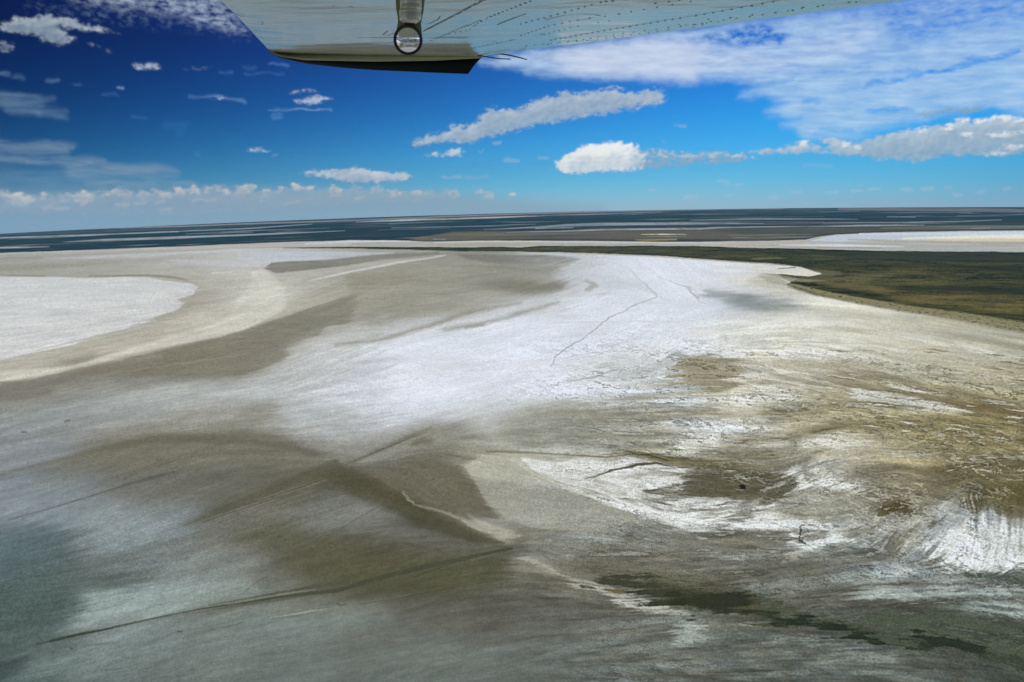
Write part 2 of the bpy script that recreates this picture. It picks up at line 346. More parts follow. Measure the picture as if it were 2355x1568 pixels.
hk = (.15 + .85 * sstep(4.5, 9, np.broadcast_to(-G.gy / PX, G.gx.shape)))
G.wx, G.wy = n1 * 6 + h1 * 4.5 * hk, n2 * 4 + h2 * 2.6 * hk
# low frequency ground tone, lower rows partly darkened by lens vignetting painted in: samples (row y; x:r,g,b)
TONE = '''592 0:176,170,163 200:186,182,178 400:190,186,182 600:196,196,198 760:180,176,170 900:168,163,150 1100:150,145,132 1300:200,203,212 1500:210,215,228 1700:206,211,222 1900:190,186,175
620 0:165,158,146 200:168,160,148 400:180,172,162 560:196,192,188 700:170,162,152 850:168,160,144 1000:165,158,145 1150:150,145,134 1300:188,190,195 1500:210,215,228 1750:212,210,205
650 400:182,172,160 500:186,178,168 620:205,198,188 720:178,171,162 850:166,159,141 1000:163,156,142 1200:152,147,132 1400:200,205,215 1600:208,212,225 1780:205,198,185
700 300:180,170,158 450:178,168,155 600:208,201,190 750:175,166,150 900:165,158,142 1050:175,172,164 1200:192,194,198 1400:206,211,223 1600:205,210,222 1750:165,170,172 1950:215,210,195
750 150:185,176,164 300:180,170,155 500:205,197,183 650:152,142,127 800:183,180,176 950:198,201,206 1200:210,214,228 1500:208,212,225 1700:210,213,220 1850:220,220,215 2000:202,197,182 2200:188,181,160 2340:170,162,140
800 0:192,184,172 100:185,175,160 300:200,190,175 450:140,128,110 600:152,142,127 750:198,199,200 1000:208,212,225 1300:208,213,228 1600:212,215,222 1800:226,223,214 2000:212,209,198 2200:192,187,168 2340:180,174,152
850 50:188,180,166 200:136,126,107 400:128,118,98 550:150,142,128 700:188,190,190 900:211,214,227 1200:212,215,230 1450:200,203,208 1640:168,158,134 1800:205,200,186 2000:176,167,143 2200:170,160,132 2340:165,154,124
900 50:140,130,115 200:158,156,149 400:178,180,178 600:188,191,193 800:204,207,217 1000:212,216,230 1300:208,211,222 1500:190,192,190 1700:205,198,181 1900:182,171,145 2100:168,154,123 2300:158,141,100
950 50:150,152,150 250:163,166,166 500:163,160,151 700:180,182,182 900:200,203,212 1100:195,198,203 1300:175,174,165 1500:178,176,165 1650:190,185,172 1850:165,151,118 2000:160,141,98 2250:150,126,78
1000 50:148,153,156 300:148,143,131 550:140,132,116 800:178,180,183 1000:150,145,131 1200:172,171,162 1400:182,180,169 1600:190,188,180 1800:188,183,170 2000:178,168,140 2200:142,122,80
1050 50:143,148,153 300:126,121,107 500:123,119,104 700:130,125,111 850:148,146,140 1000:126,119,100 1150:176,172,156 1350:196,196,188 1500:162,152,124 1700:150,142,122 1900:182,179,169 2050:163,150,120 2250:130,113,73
1100 100:133,140,143 400:122,120,109 650:113,109,94 800:100,95,72 950:120,112,96 1050:114,107,88 1200:163,160,147 1450:188,188,180 1650:142,137,120 1850:163,160,148 2050:148,138,111 2250:121,106,70
1150 50:138,148,156 300:130,132,130 600:112,107,91 800:118,118,110 950:100,93,72 1100:117,110,91 1300:156,156,146 1500:182,185,179 1700:163,163,153 1900:163,160,148 2100:136,123,88 2300:108,95,60
1200 50:124,137,144 300:130,138,138 600:120,118,106 800:125,125,118 1000:104,100,84 1150:150,146,134 1350:150,150,142 1550:153,156,150 1750:180,183,177 1850:158,158,148 2050:158,156,146 2200:182,187,187 2320:176,186,188
1250 50:98,113,115 300:128,137,137 600:125,122,110 800:104,97,76 1000:107,102,87 1150:113,108,92 1300:146,146,138 1500:140,140,130 1700:140,140,130 1850:160,163,160 2050:142,142,134 2250:190,198,200
1300 50:88,105,103 250:115,125,122 500:133,140,136 700:108,103,82 900:95,90,67 1100:113,109,96 1250:136,134,122 1400:120,114,98 1600:128,126,116 1800:117,114,102 2000:138,143,140 2250:115,117,111
1350 50:80,96,92 200:102,114,110 400:138,149,147 600:124,127,115 800:98,95,74 1000:96,92,73 1200:106,101,87 1400:136,134,122 1600:98,93,67 1800:120,120,110 2000:130,135,130 2250:130,139,137
1400 100:88,100,95 300:128,139,137 500:124,129,120 750:128,130,120 1000:107,104,91 1200:107,104,92 1400:115,112,99 1550:123,123,111 1700:100,97,73 1850:107,107,95 2050:98,103,92 2250:106,115,108
1450 100:97,107,103 300:128,140,139 600:128,136,130 900:116,116,106 1200:107,104,94 1500:119,121,111 1800:98,101,89 2000:102,107,97 2250:85,94,83
1500 50:84,98,95 300:115,127,127 600:126,134,130 900:119,124,117 1200:112,115,108 1500:114,117,109 1800:111,117,111 2100:101,106,99 2300:84,92,80
1560 50:66,84,80 300:105,119,117 600:117,127,124 900:110,117,112 1200:106,111,105 1500:108,112,106 1800:105,110,105 2100:100,107,101 2300:80,88,80'''
sp, scol = [], []
for ln in TONE.split('\n'):
    y, *r = ln.split()
    for t in r:
        x, c = t.split(':'); sp.append((float(x), float(y))); scol.append(lin([float(v) for v in c.split(',')]))
sp = bearing(np.array(sp)) * PX; scol = np.array(scol)
cy = np.arange(0, len(gde), 6); cx = np.arange(0, len(gaz), 10)
qx = (G.gx + G.wx * 2.2)[np.ix_(cy, cx)]; qy = (G.gy + G.wy * 1.4)[np.ix_(cy, cx)]
num = np.zeros(qx.shape + (3,)); den = np.zeros(qx.shape)
for (x, y), c in zip(sp, scol):
    w = np.exp(-(((qx - x) / 85) ** 2 + ((qy - y) / 27) ** 2)) + 1e-3 * np.exp(-(((qx - x) / 300) ** 2 + ((qy - y) / 100) ** 2)) + 1e-9 / (1 + (qx - x) ** 2 + (qy - y) ** 2)
    num += w[..., None] * c; den += w
lowf = num / den[..., None]
def upsample(a):
    iy = np.clip(np.arange(len(gde)) / 6, 0, len(cy) - 1.001); ix = np.clip(np.arange(len(gaz)) / 10, 0, len(cx) - 1.001)
    y0 = iy.astype(int); x0 = ix.astype(int); fy = (iy - y0)[:, None]; fx = (ix - x0)[None, :]
    if a.ndim == 3: fy = fy[..., None]; fx = fx[..., None]
    r = lambda i, j: a[np.ix_(i, j)]
    return (r(y0, x0) * (1 - fy) * (1 - fx) + r(y0 + 1, x0) * fy * (1 - fx) + r(y0, x0 + 1) * (1 - fy) * fx + r(y0 + 1, x0 + 1) * fy * fx).astype(f32)
G.rgb = upsample(lowf); G.rgb = G.rgb * (G.rgb.mean(-1, keepdims=True) / .33) ** .13; lu_ = G.rgb.mean(-1, keepdims=True); G.rgb = lu_ + (G.rgb - lu_) * .86
# flow field: the way wind and water drew the crust out
FLOW = ['V 0,1480 150,1465 700,1360 1160,1260', 'V 0,1200 200,1150 480,1070', 'V 0,1090 200,1060 480,1010', 'V 0,880 200,840 500,770 800,650', 'V 0,1380 300,1350', 'V 0,1560 600,1480 1300,1440',
        'V 500,1010 800,1060 950,1150 1150,1260', 'V 700,980 850,960 1000,930', 'V 850,1060 1100,950 1300,900', 'V 700,850 900,760 1100,720 1300,640', 'V 0,640 300,640', 'V 0,600 600,590 1200,585',
        'V 1500,600 1600,700 1500,800', 'V 1500,900 1700,880', 'V 1600,760 1900,720 2350,800', 'V 1800,850 2100,880 2354,900', 'V 1900,980 2100,960 2354,980', 'V 1350,1080 1500,1060 1700,1100',
        'V 1300,1060 1500,1045 1700,1065', 'V 1400,1120 1550,1200 1750,1240', 'V 1500,1120 1640,1100 1700,1110', 'V 1600,1200 1750,1150 1850,1090', 'V 1850,1130 2000,1080 2100,1090', 'V 1700,1160 1850,1190',
        'V 2050,1250 2110,1180 2190,1130', 'V 2140,1250 2200,1190', 'V 2230,1290 2245,1210 2215,1150', 'V 2300,1290 2325,1220 2300,1150', 'V 2060,1150 2180,1100 2300,1090', 'V 1150,1270 1400,1360 1700,1390 2354,1530',
        'V 1180,1280 1400,1280 1700,1300', 'V 1700,1330 2000,1330 2354,1400', 'V 1950,1300 2200,1330 2354,1340', 'V 1200,1500 1700,1480 2200,1560', 'V 1180,1220 1400,1190 1500,1230', 'V 1050,1060 1250,1110 1450,1200',
        'V 1900,560 2354,570', 'V 1900,640 2354,640', 'V 1850,680 2354,720', 'V 1000,1100 1050,1180', 'V 600,1330 1000,1270', 'V 600,1250 800,1180', 'V 500,1180 820,1080']
ap, aa = [], []
for s_ in FLOW:
    q = bearing(pts(s_)) * PX
    for k in range(len(q) - 1):
        d = q[k + 1] - q[k]; n = max(1, int(np.hypot(*d) / 60)); th = math.atan2(d[1], d[0])
        for j in range(n + 1): ap.append(q[k] + d * j / n); aa.append((math.cos(2 * th), math.sin(2 * th)))
nx_ = np.zeros(qx.shape); ny_ = np.zeros(qx.shape)
for (x, y), (c, s_) in zip(ap, aa):
    w = 1 / (((qx - x) / 1.2) ** 2 + (qy - y) ** 2 + 300) ** 1.5; nx_ += w * c; ny_ += w * s_
th = .5 * np.arctan2(ny_, nx_)
l0 = np.hypot(nx_, ny_) + 1e-20; c2 = upsample(nx_ / l0); s2 = upsample(ny_ / l0)
th = .5 * np.arctan2(s2, c2)
gold = np.clip((gde - 9) / 12, 0, 1)[:, None]
th = th + (.22 * n4 + .10 * n2) * (.35 + .65 * gold)
VX = (np.cos(th) / G.dx).astype(f32); VY = (-np.sin(th) / G.dy).astype(f32)
sgn = np.where(VX < 0, -1, 1).astype(f32); VX *= sgn; VY *= sgn
NY, NX = G.gx.shape
def lic(src, steps, h=1.6):
    acc = src.copy(); base = np.mgrid[0:NY, 0:NX].astype(f32)
    for sg in (1, -1):
        y, x = base[0].copy(), base[1].copy()
        for k in range(steps):
            yi = np.clip(y, 0, NY - 1).astype(np.int32); xi = np.clip(x, 0, NX - 1).astype(np.int32)
            x += sg * h * VX[yi, xi]; y += sg * h * VY[yi, xi]
            yi = np.clip(y + .5, 0, NY - 1).astype(np.int32); xi = np.clip(x + .5, 0, NX - 1).astype(np.int32)
            acc += src[yi, xi]
    acc /= (2 * steps + 1); acc -= acc.mean(); return acc / acc.std()
rs = np.random.RandomState(2)
wn = rs.randn(NY, NX).astype(f32)
lf = lic(blur(wn, 1, 1, 1), 16)
lm = lic(blur(rs.randn(NY, NX).astype(f32), 3, 2, 2), 30)
lb = lic(blur(rs.randn(NY, NX).astype(f32), 9, 4, 2), 46, 2.2)
grain = (wn + .6 * blur(rs.randn(NY, NX).astype(f32), 1, 1, 1) * 3)
# modulate tone with the flow marks
tb = sstep(450, 1100, Xw / (gr[:, None]) * 1500) if False else None
xr = G.gx; dep = -G.gy / PX
act = .35 + .5 * sstep(8, 20, dep) + .9 * sstep(10, 17, dep) * sstep(-2, 14, G.gx / PX)          # activity grows towards the lower right
calm = G.poly('V 850,930 900,780 1100,700 1350,620 1550,600 1700,640 1650,780 1500,850 1350,950 1000,980', 90, .6)
act = act * 1.15 * (1 - .72 * calm) * (.38 + .62 * sstep(-8, 2, G.gx / PX + n4 * 1.5))
hz = 1 - sstep(2.9, 5.2, dep)
sig = .62 * lb + .5 * lm + .30 * lf + .28 * n3
G.rgb = G.rgb * np.exp(.125 * act * sig)[..., None]
warm = np.clip(.05 * act * lb, -.12, .12)[..., None] * np.array([-.6, 0, 1.0], f32)
G.rgb *= 1 + warm

def smear():
    amp = sstep(5.5, 10, dep) * (.30 + .70 * sstep(-6, 6, G.gx / PX)) * 20
    along = amp * (.30 * lf + .55 * lm + .45 * h1) * (1 - .45 * sstep(17, 22, G.gx / PX)); hx = amp * .28 * h2; hy = amp * .16 * h1
    yy, xx = np.mgrid[0:NY, 0:NX].astype(f32)
    x = np.clip(xx + along * VX + hx / G.dx, 0, NX - 1.01); y = np.clip(yy + along * VY + hy / G.dy, 0, NY - 1.01)
    x0 = x.astype(np.int32); y0 = y.astype(np.int32); fx = (x - x0)[..., None]; fy = (y - y0)[..., None]; r = G.rgb
    G.rgb = (r[y0, x0] * (1 - fx) + r[y0, x0 + 1] * fx) * (1 - fy) + (r[y0 + 1, x0] * (1 - fx) + r[y0 + 1, x0 + 1] * fx) * fy
late = []
def KL(*a, **k): late.append((a, k))
def P(s_, col, feather=3, warp=1.0, op=1.0, brk=0.0, n=None):
    m_ = G.poly(s_, feather, warp)
    if brk: m_ = m_ * np.clip(1 - brk * .35 + brk * .9 * (n if n is not None else .7 * lm + .5 * lb + .3 * lf) , 0, 1)
    G.put(m_, col, op); return m_
def K(s_, w, col, feather=2, warp=.6, op=1.0, brk=0.0):
    m_ = G.stroke(s_, w, feather, warp)
    if brk: m_ = m_ * np.clip(1 - brk * .35 + brk * .9 * (.6 * lm + .5 * lf), 0, 1)
    G.put(m_, col, op); return m_
def B(s_, op=1.0, col=(228, 232, 234), feather=12, gain=1.0, thr=.2):
    if max(col) > 215: col = tuple(c * .945 for c in col); op *= .93      # bright crust torn along the flow
    m_ = G.poly(s_, feather, 1.2); t = sstep(-.55, .55, gain * (.50 * lm + .26 * lf + .40 * lb + .45 * n3 + .42 * h1) - thr + 1.35 * (m_ - .68)) * (m_ > .003); G.put(t, col, op)
# --- left crust sheets
P('L 480,1150 900,1052 1400,950 1900,790 2355,640 C 60,640 0,830 L 2180,850 2160,900 1900,985 1950,1060 1650,1180 1300,1200 1000,1175 700,1150', (134, 126, 108), 4, .6, .8, .25)
P('L -200,1300 500,1140 600,1160 300,1250 400,1330 -200,1420', (128, 120, 106), 10, .8, .6, .3)
P('L 1670,480 1770,465 1850,520 1915,600 1926,680 1900,745 1650,870 1400,940 1000,1010 700,1090 250,1195 -200,1290 -200,1200 500,1110 1000,960 1400,850 1700,740 1770,640 1720,540', (214, 207, 195), 5, .4, .75)
P('L 1500,820 1680,560 1700,480 1770,465 1850,520 1915,600 1926,680 1900,745 1650,870 1200,960', (216, 210, 200), 9, .5, .5)
P('L -300,495 0,508 300,518 600,525 950,515 1100,540 1290,562 1340,590 1290,640 1190,668 1235,690 1190,740 1030,790 1000,820 850,870 600,930 500,970 250,1020 0,1075 -300,1120', (214, 214, 214), 2.2, .5, .97)
P('L -300,520 900,540 1200,600 900,800 300,960 -300,1050', (222, 222, 224), 60, 1, .35, .5, n4)
K('L 600,512 1000,508 1200,525 1290,548', [1, 2.5, 2, .5], (140, 128, 112), 3, .4, .7)
K('L 1030,790 850,868 600,926 250,1016', [.7, 1.4, 1.2, .7], (150, 140, 126), 2, .3, .5)
K('L -100,462 150,458 450,440 800,420', [5, 6, 5, 2], (150, 138, 120), 8, .8, .5, .3)
K('L -100,505 300,512', 2, (150, 136, 116), 3, .4, .6)
K('L 300,385 900,378 1300,350 1700,330', [2, 4, 3, 1], (206, 206, 210), 6, .8, .7, .3)
K('L 1430,492 1560,485', 1.6, (222, 210, 190), 3, .3, .8)
K('L 300,430 1000,400 1300,390', [2, 5, 2], (168, 158, 146), 8, .8, .5, .4)
K('L 0,400 500,370 1000,345 1500,330', [3, 4, 3, 1], (165, 155, 145), 5, .6, .6, .4)
K('L 1150,410 1500,430 1750,440', [2, 6, 2], (206, 208, 212), 8, .8, .7, .2)
P('L 1600,360 1900,345 2355,348 C 300,355 300,372 0,385 L 2355,392 1900,412 1760,430 1600,400', (203, 208, 216), 6, .6, .8, .2)
P('L 1780,458 1830,420 2000,412 2200,405 2355,385 C 200,365 600,350 620,368 400,388 200,412 0,432 L 2355,440 2100,470 1850,492', (128, 120, 110), 4, .6, .85, .15)
P('L 1800,500 2100,475 2355,440 C 200,400 600,372 300,425 100,465 0,480 L 2355,500 2000,560 1900,560', (196, 188, 180), 6, .6, .6, .2)
K('C 640,373 300,425 100,462 -100,505 L 2100,540', [1, 2.6, 2.6, 2, 1], (212, 210, 208), 3, .5, .85)
# --- central pool
P('C 0,500 300,440 640,380 900,368 1300,370 1480,385 1540,402 1490,420 1430,470 1350,500 1450,560 1440,610 1200,640 900,660 500,750 300,790 0,830', (160, 153, 138), 8, 1.0, .55, .3)
P('C 700,368 1300,370 1480,384 1545,402 1480,420 1300,430 1000,425 800,400', (128, 122, 114), 5, .7, .8, .25)
P('C 780,440 1400,430 1420,470 1330,500 1000,470', (142, 137, 128), 14, 1, .6, .3)
P('C 760,560 1000,545 1430,560 1450,600 1350,630 1150,625 900,590', (130, 123, 108), 12, 1, .8, .25)
P('C -50,510 350,470 450,520 300,580 0,600', (150, 143, 122), 14, 1, .5, .3)
P('C 0,800 400,720 800,665 1200,650 900,740 500,850 300,860 0,840', (150, 143, 128), 16, 1, .6, .5)
KL('C -100,980 200,940 500,860 800,760 1150,690', [3, 4, 5, 5, 2], (150, 142, 128), 9, 1, .7, .4)
KL('C 640,870 900,830 1100,770 1400,690', [4, 5, 5, 2], (150, 148, 138), 10, 1, .75, .35)
KL('C 780,860 900,840', 3, (150, 142, 125), 4, .6, .5)
KL('C 1580,540 1640,570 1600,600', [2, 6, 6], (165, 160, 150), 9, .8, .7)
K('C 1450,640 1700,640', 3, (170, 168, 162), 8, .8, .5)
KL('C 1280,830 1700,822 2355,810', .7, (170, 168, 166), 2.5, .6, .35, .6)
K('C 1100,985 1500,975 2000,960', .8, (170, 168, 165), 2.5, .3, .35, .3)
KL('C 1880,470 1910,495 1950,540 2000,585 2060,630 2067,648 1980,682 1900,712 1830,752 1750,785 1700,825 1600,905 1540,950 1450,1000 1380,1055 1350,1120', [.5, .9, .9, 1.1, 1.4, 1.3, 1.3, 1.5, 1.5, 1.6, 1.7, 1.6, 1.6, 1.6, 1.8, 1.2], (156, 151, 142), 2.0, .6, .5, .2)
KL('C 2080,515 2180,560 2280,590 2300,620 2355,660 R 60,580 100,610 150,660 190,700', [.4, 1, 1.6, 1.4, 1], (156, 151, 142), 2.5, .8, .55, .2)
KL('C 1540,1205 1650,1190 1800,1135', [.8, 2.5, 1.5], (150, 145, 138), 4, .8, .7, .3)
K('C 1500,1210 1700,1225', .8, (160, 152, 142), 2, .5, .5)
K('C 1740,1110 1900,1160 2050,1170', 1.6, (165, 160, 150), 4, .8, .5, .3)
P('R 60,1080 150,1055 250,1045 400,1075 445,1150 410,1210 390,1290 280,1305 180,1290 110,1230 20,1180 20,1120', (166, 155, 129), 9, 1.0, .85)
K('C 0,1110 150,1090 280,1075', 4, (168, 166, 160), 8, 1.2, .6, .5)
K('C 0,1200 150,1160 300,1110', 4, (165, 160, 150), 8, 1.2, .6, .5)
# --- right shore and pans
P('R 200,600 400,620 600,650 950,720 900,748 600,757 350,700 180,650', (155, 160, 162), 16, 1, .85)
P('R 350,640 900,720 700,745 450,700', (140, 146, 146), 14, 1, .5)
P('R 560,500 800,540 1000,640 700,600 520,560', (188, 182, 170), 14, 1, .6)
P('R 0,560 200,545 700,610 500,640 250,580', (214, 216, 222), 10, 1, .6)
P('R 700,760 1000,740 1300,760 1900,800 2354,900 2354,940 1800,850 1200,800', (180, 174, 156), 14, 1, .55, .3)
P('R 250,900 500,800 850,760 950,800 700,880 500,960 350,1030 200,1000', (228, 229, 230), 30, 1, .6)
P('R 1000,870 1400,880 1200,890', (190, 188, 178), 8, 1, .5)
KL('R 700,958 1000,962 1400,975 1500,992', [1.8, 1.2, 1.2, .6], (205, 187, 148), 3.5, .9, .55, .3)
KL('R 530,1000 640,996 720,1000 740,978', [1, 1.8, 2.6, 2.6], (200, 182, 146), 4, 1, .6, .2)
K('R 500,1032 560,1040 640,1024', [3, 2, 1], (200, 182, 145), 3, .5, .8)
P('R 660,1080 1200,1085 1560,1128 1200,1132 900,1145', (172, 163, 136), 8, 1, .75, .2)
P('R 1000,1150 1500,1182 1380,1222 1130,1205', (166, 156, 126), 8, 1, .75, .2)
P('R 1380,1020 1880,1070 1750,1090 1500,1050', (180, 176, 160), 8, 1, .6, .2)
P('R 1770,1122 1900,1095 2150,1130 2000,1150', (176, 168, 140), 7, 1, .6, .3)
P('R 1280,1300 1500,1310 1700,1340 1450,1350', (150, 136, 100), 6, 1, .7, .3)
P('r 960,90 1100,100 1230,160 1150,175 1080,140', (150, 138, 110), 5, .8, .7, .2)
P('r 1180,95 1350,110 1330,125 1200,110', (150, 134, 98), 4, .8, .7)
B('R 500,1120 1000,1200 1300,1330 r 900,50 500,130 300,60', .75, (222, 220, 212), 22, 1, .1)
B('r 960,60 1300,100 1500,190 1250,200 900,110', .9, (222, 224, 222), 14, 1, -.2)
P('r 170,110 300,100 450,180 430,240 250,230 180,160', (220, 212, 198), 14, 1.2, .75, .2)
B('r 0,340 200,310 240,360 0,400', .8, (226, 224, 216), 14, 1, -.3)
P('r 500,200 900,170 1400,180 1500,220 1100,215 750,240 600,280', (196, 184, 152), 18, 1.2, .7, .3)
rng = np.random.RandomState(11)
for k in range(105):                         # small dark drawn-out pans on the right
    x = 1900 + 470 * rng.rand(); y = 800 + 215 * rng.rand() ** .9
    l_ = 8 + 40 * rng.rand() ** 2; s_ = .05 + .1 * rng.rand()
    c_ = [(128, 108, 66), (150, 132, 96), (222, 218, 204), (110, 92, 54)][rng.randint(4)]
    KL('V %f,%f %f,%f %f,%f' % (x - l_, y - l_ * s_, x, y, x + l_, y + l_ * s_), [.2, .6 + 1.6 * rng.rand() ** 2, .2], c_, 2, 1.3, .6)
# ochre ground lower right
P('r 600,300 850,250 1100,270 1400,290 1783,310 1900,560 1700,560 1400,520 1200,430 1000,440 1150,370 900,300', (146, 134, 98), 26, 1.4, .45, .3)
K('r 690,296 820,265 1000,258 1300,290 1783,345', [4, 6, 9, 12, 14], (124, 104, 64), 18, 1.3, .6, .4)
K('r 700,295 760,280 860,268', [2, 3, 1], (112, 76, 34), 4, .8, .8)
K('r 620,300 600,360 660,370 690,300', [3, 3, 4, 2], (140, 122, 84), 8, 1.2, .6)
K('r 320,350 400,330', [2, 1], (130, 92, 50), 3, .8, .8)
K('r 480,408 520,408', 2, (110, 82, 40), 3, .6, .7)
P('r 700,330 850,308 1100,370 1300,425 1100,440 950,420 850,400 720,360', (198, 190, 168), 20, 1.2, .75, .25)
B('r 660,330 850,308 1000,340 1000,400 800,380', .8, (228, 226, 216), 14)
P('r 1000,400 1300,420 1450,440 1200,460 1050,450', (190, 174, 132), 16, 1.2, .6)
KL('r 1150,375 1280,330 1400,290', [1.4, 1, .4], (190, 174, 138), 2.4, .8, .45, .3)
K('r 1380,272 1440,278', 1.6, (214, 200, 168), 3, .5, .7)
P('r 850,480 1050,470 1250,520 1400,620 1200,560 900,520', (134, 122, 92), 18, 1.3, .6, .3)
P('r 1000,520 1250,560 1350,650 1250,740 1000,740 900,620', (142, 136, 116), 26, 1.3, .5, .4)
P('r 1050,650 1180,630 1205,700 1080,705', (100, 86, 46), 9, 1.2, .8, .2)
P('r 1440,620 1650,560 1783,540 1900,800 1700,740 1600,690 1480,700', (112, 96, 56), 18, 1.3, .75, .35)
P('r 1290,720 1370,730 1340,755', (104, 88, 48), 6, 1, .7)
for s_ in ('r 1500,690 1600,640 1680,650', 'r 1620,620 1640,660 1700,720', 'r 1740,600 1700,640 1720,700', 'r 1400,720 1500,680 1560,700', 'r 1600,720 1660,690 1760,720'):
    K(s_, [.6, 2, .6], (176, 168, 140), 3, 1.4, .6, .3)
    K(s_.replace('r ', 'r ') , [.2, .8, .2], (80, 66, 36), 2, 2.2, .6)
# the torn white crust tongue
P('c 580,460 650,422 830,405 1000,430 1400,425 1700,470 1500,560 1330,660 1250,630 1050,550 880,480 760,520 640,520', (186, 182, 166), 4, .5, .6)
P('c 590,490 640,520 780,540 1000,580 1330,665 1500,740 1300,800 1100,800 960,790 870,760 730,690 690,630 640,540', (164, 163, 152), 5, .6, .6)
P('c 850,440 1000,432 1200,440 1500,440 1400,520 1330,600 1100,570 950,510', (203, 203, 193), 10, .8, .65)
B('c 850,440 1100,430 1450,430 1700,470 1788,580 r 0,600 200,610 400,650 560,700 700,780 930,850 700,885 600,865 400,835 150,815 0,790 c 1700,785 1500,725 1300,655 1100,575 950,515', .95, (232, 234, 232), 14, 1, -.25)
B('c 1200,560 1700,560 r 0,640 420,700 650,850 300,800 0,770 c 1500,700', .9, (238, 240, 238), 20, 1.2, .1)
KL('c 860,455 940,505 1050,550 1250,632 1340,668', [1, 1.5, 1.8, 1.6, 1], (206, 200, 176), 2.4, .3, .75)
K('c 770,530 950,577 1100,612', [.8, 1, .6], (188, 182, 164), 2.2, .3, .6)
KL('c 580,462 595,495 640,545 690,635 725,690 790,740', 1.0, (150, 142, 122), 2.4, .4, .6)
KL('c 700,390 1000,400 1300,420 1450,405 1600,432 1788,442 r 100,440 300,435', [2, 2, 2, 2.5, 3, 2.5, 1.5], (128, 112, 72), 4, .8, .75, .2)
KL('c 1440,402 1520,410 1620,436', [.6, 1.6, .8], (70, 56, 30), 2.2, .6, .8)
KL('c 1200,530 1260,515 1330,490 1450,462 1560,450 1650,470', [.6, 1.4, 2.4, 2.6, 2.2, 1], (98, 82, 48), 3, .8, .8)
K('c 1650,470 1740,475', 2, (76, 60, 32), 3, .6, .7)
rng = np.random.RandomState(4)
for s_ in ('c 1470,610 1600,570 1700,560', 'c 1520,640 1650,600 1788,590', 'c 1580,600 1700,610 1788,620', 'r 100,600 200,610 250,590', 'r 200,560 300,590 420,570', 'r 230,745 330,750 400,730', 'r 300,700 400,720 420,680',
           'r 60,500 200,520 330,500', 'r 430,520 560,560 600,540', 'c 1640,650 1740,640', 'c 1600,680 1760,600', 'r 0,470 120,460', 'r 100,690 220,700', 'r 500,870 560,850', 'r 0,560 140,575', 'r 0,700 130,660', 'r 150,640 260,620', 'r 420,790 560,800', 'r 500,600 640,640'):
    K(s_, [.5, 2.2, .6], (96, 84, 58), 4, 1.2, .75, .2)
P('r 60,470 350,460 600,470 640,540 500,590 420,640 430,690 340,660 150,600 80,540', (126, 116, 94), 22, 1.5, .6, .4)
P('r 480,430 600,420 620,540 560,560 430,500', (130, 122, 104), 16, 1.4, .55, .3)
G.put(G.poly('r 320,560 350,555 366,570 352,585 325,585', 3, .5), (34, 28, 20), .9)
K('r 365,572 440,585', [2, .6], (80, 68, 48), 4, .8, .7)
B('r 430,510 580,460 780,510 950,560 1000,600 700,560 560,560', .9, (226, 228, 224), 14, 1, 0)
B('r 560,450 640,470 620,510 570,500', .9, (226, 230, 228), 8, 1, -.3)
P('r 550,640 800,610 1000,640 950,720 700,740', (166, 165, 152), 30, 1, .6)
B('r 560,760 760,740 920,850 1000,880 700,890 560,880', .85, (230, 236, 236), 16, 1, -.1)
K('r 635,850 640,810 660,790 640,775 665,768', [2, 2, 2.4, 1.4, .8], (78, 62, 42), 2.4, .7, .85)
K('r 640,850 670,862', 2.4, (60, 48, 34), 3, .6, .8)
K('r 600,800 640,810', 2, (110, 96, 74), 4, .8, .6)
for s_ in ('r 1010,870 1060,830 1100,800', 'r 1130,880 1200,840 1260,800', 'r 1180,790 1240,740 1250,710', 'r 1090,800 1180,760 1260,730', 'r 1280,740 1330,680 1400,640', 'r 1420,780 1500,700', 'r 1060,860 1200,780', 'r 1480,740 1560,680 1620,660'):
    K(s_, [.6, 3.2, .8], (214, 216, 208), 4, 1.4, .75, .2)
P('r 1090,830 1160,820 1150,860 1100,860', (116, 108, 88), 8, 1, .6)
B('r 1260,870 1350,810 1450,780 1560,740 1680,770 1850,830 1850,1010 1600,1000 1450,965 1330,920', .98, (234, 240, 242), 14, 1.1, -.4)
B('r 1360,850 1480,800 1560,830 1600,940 1400,910', .9, (240, 244, 246), 20, 1, -.5)
for s_ in ('r 1560,790 1565,740 1555,700', 'r 1740,830 1770,790', 'r 1420,830 1440,790'):
    K(s_, [4, 3, .6], (232, 238, 240), 4, 1.2, .8)
for s_ in ('r 1700,990 1690,900 1720,820', 'r 1540,830 1570,780', 'r 1650,880 1640,800 1620,740', 'r 1440,870 1500,850'):
    K(s_, [.6, 2.4, 1], (128, 126, 112), 4, 1.4, .6)
K('r 1500,1000 1600,1010 1783,1040 1900,1060', [3, 9, 8, 8], (78, 86, 78), 12, 1.6, .8, .4)
B('r 1280,900 1400,900 1500,990 1400,1000 1300,950', .6, (200, 206, 200), 14)
K('r 760,890 900,890 1000,930 1100,940', [4, 6, 5, 3], (96, 98, 88), 10, 1.6, .65, .4)
P('r 480,960 560,930 640,960 700,900 740,1000 550,1010', (98, 94, 76), 16, 1.6, .6, .4)
B('r 570,900 640,890 620,960 560,960', .7, (196, 190, 172), 10)
for s_ in ('r 1000,1000 900,1020 890,1070', 'r 380,1040 460,1030', 'r 930,1000 1020,1000', 'r 1170,1050 1260,1030', 'r 700,980 800,960'):
    K(s_, [1, 2.6, .8], (96, 96, 84), 5, 1.4, .6, .3)
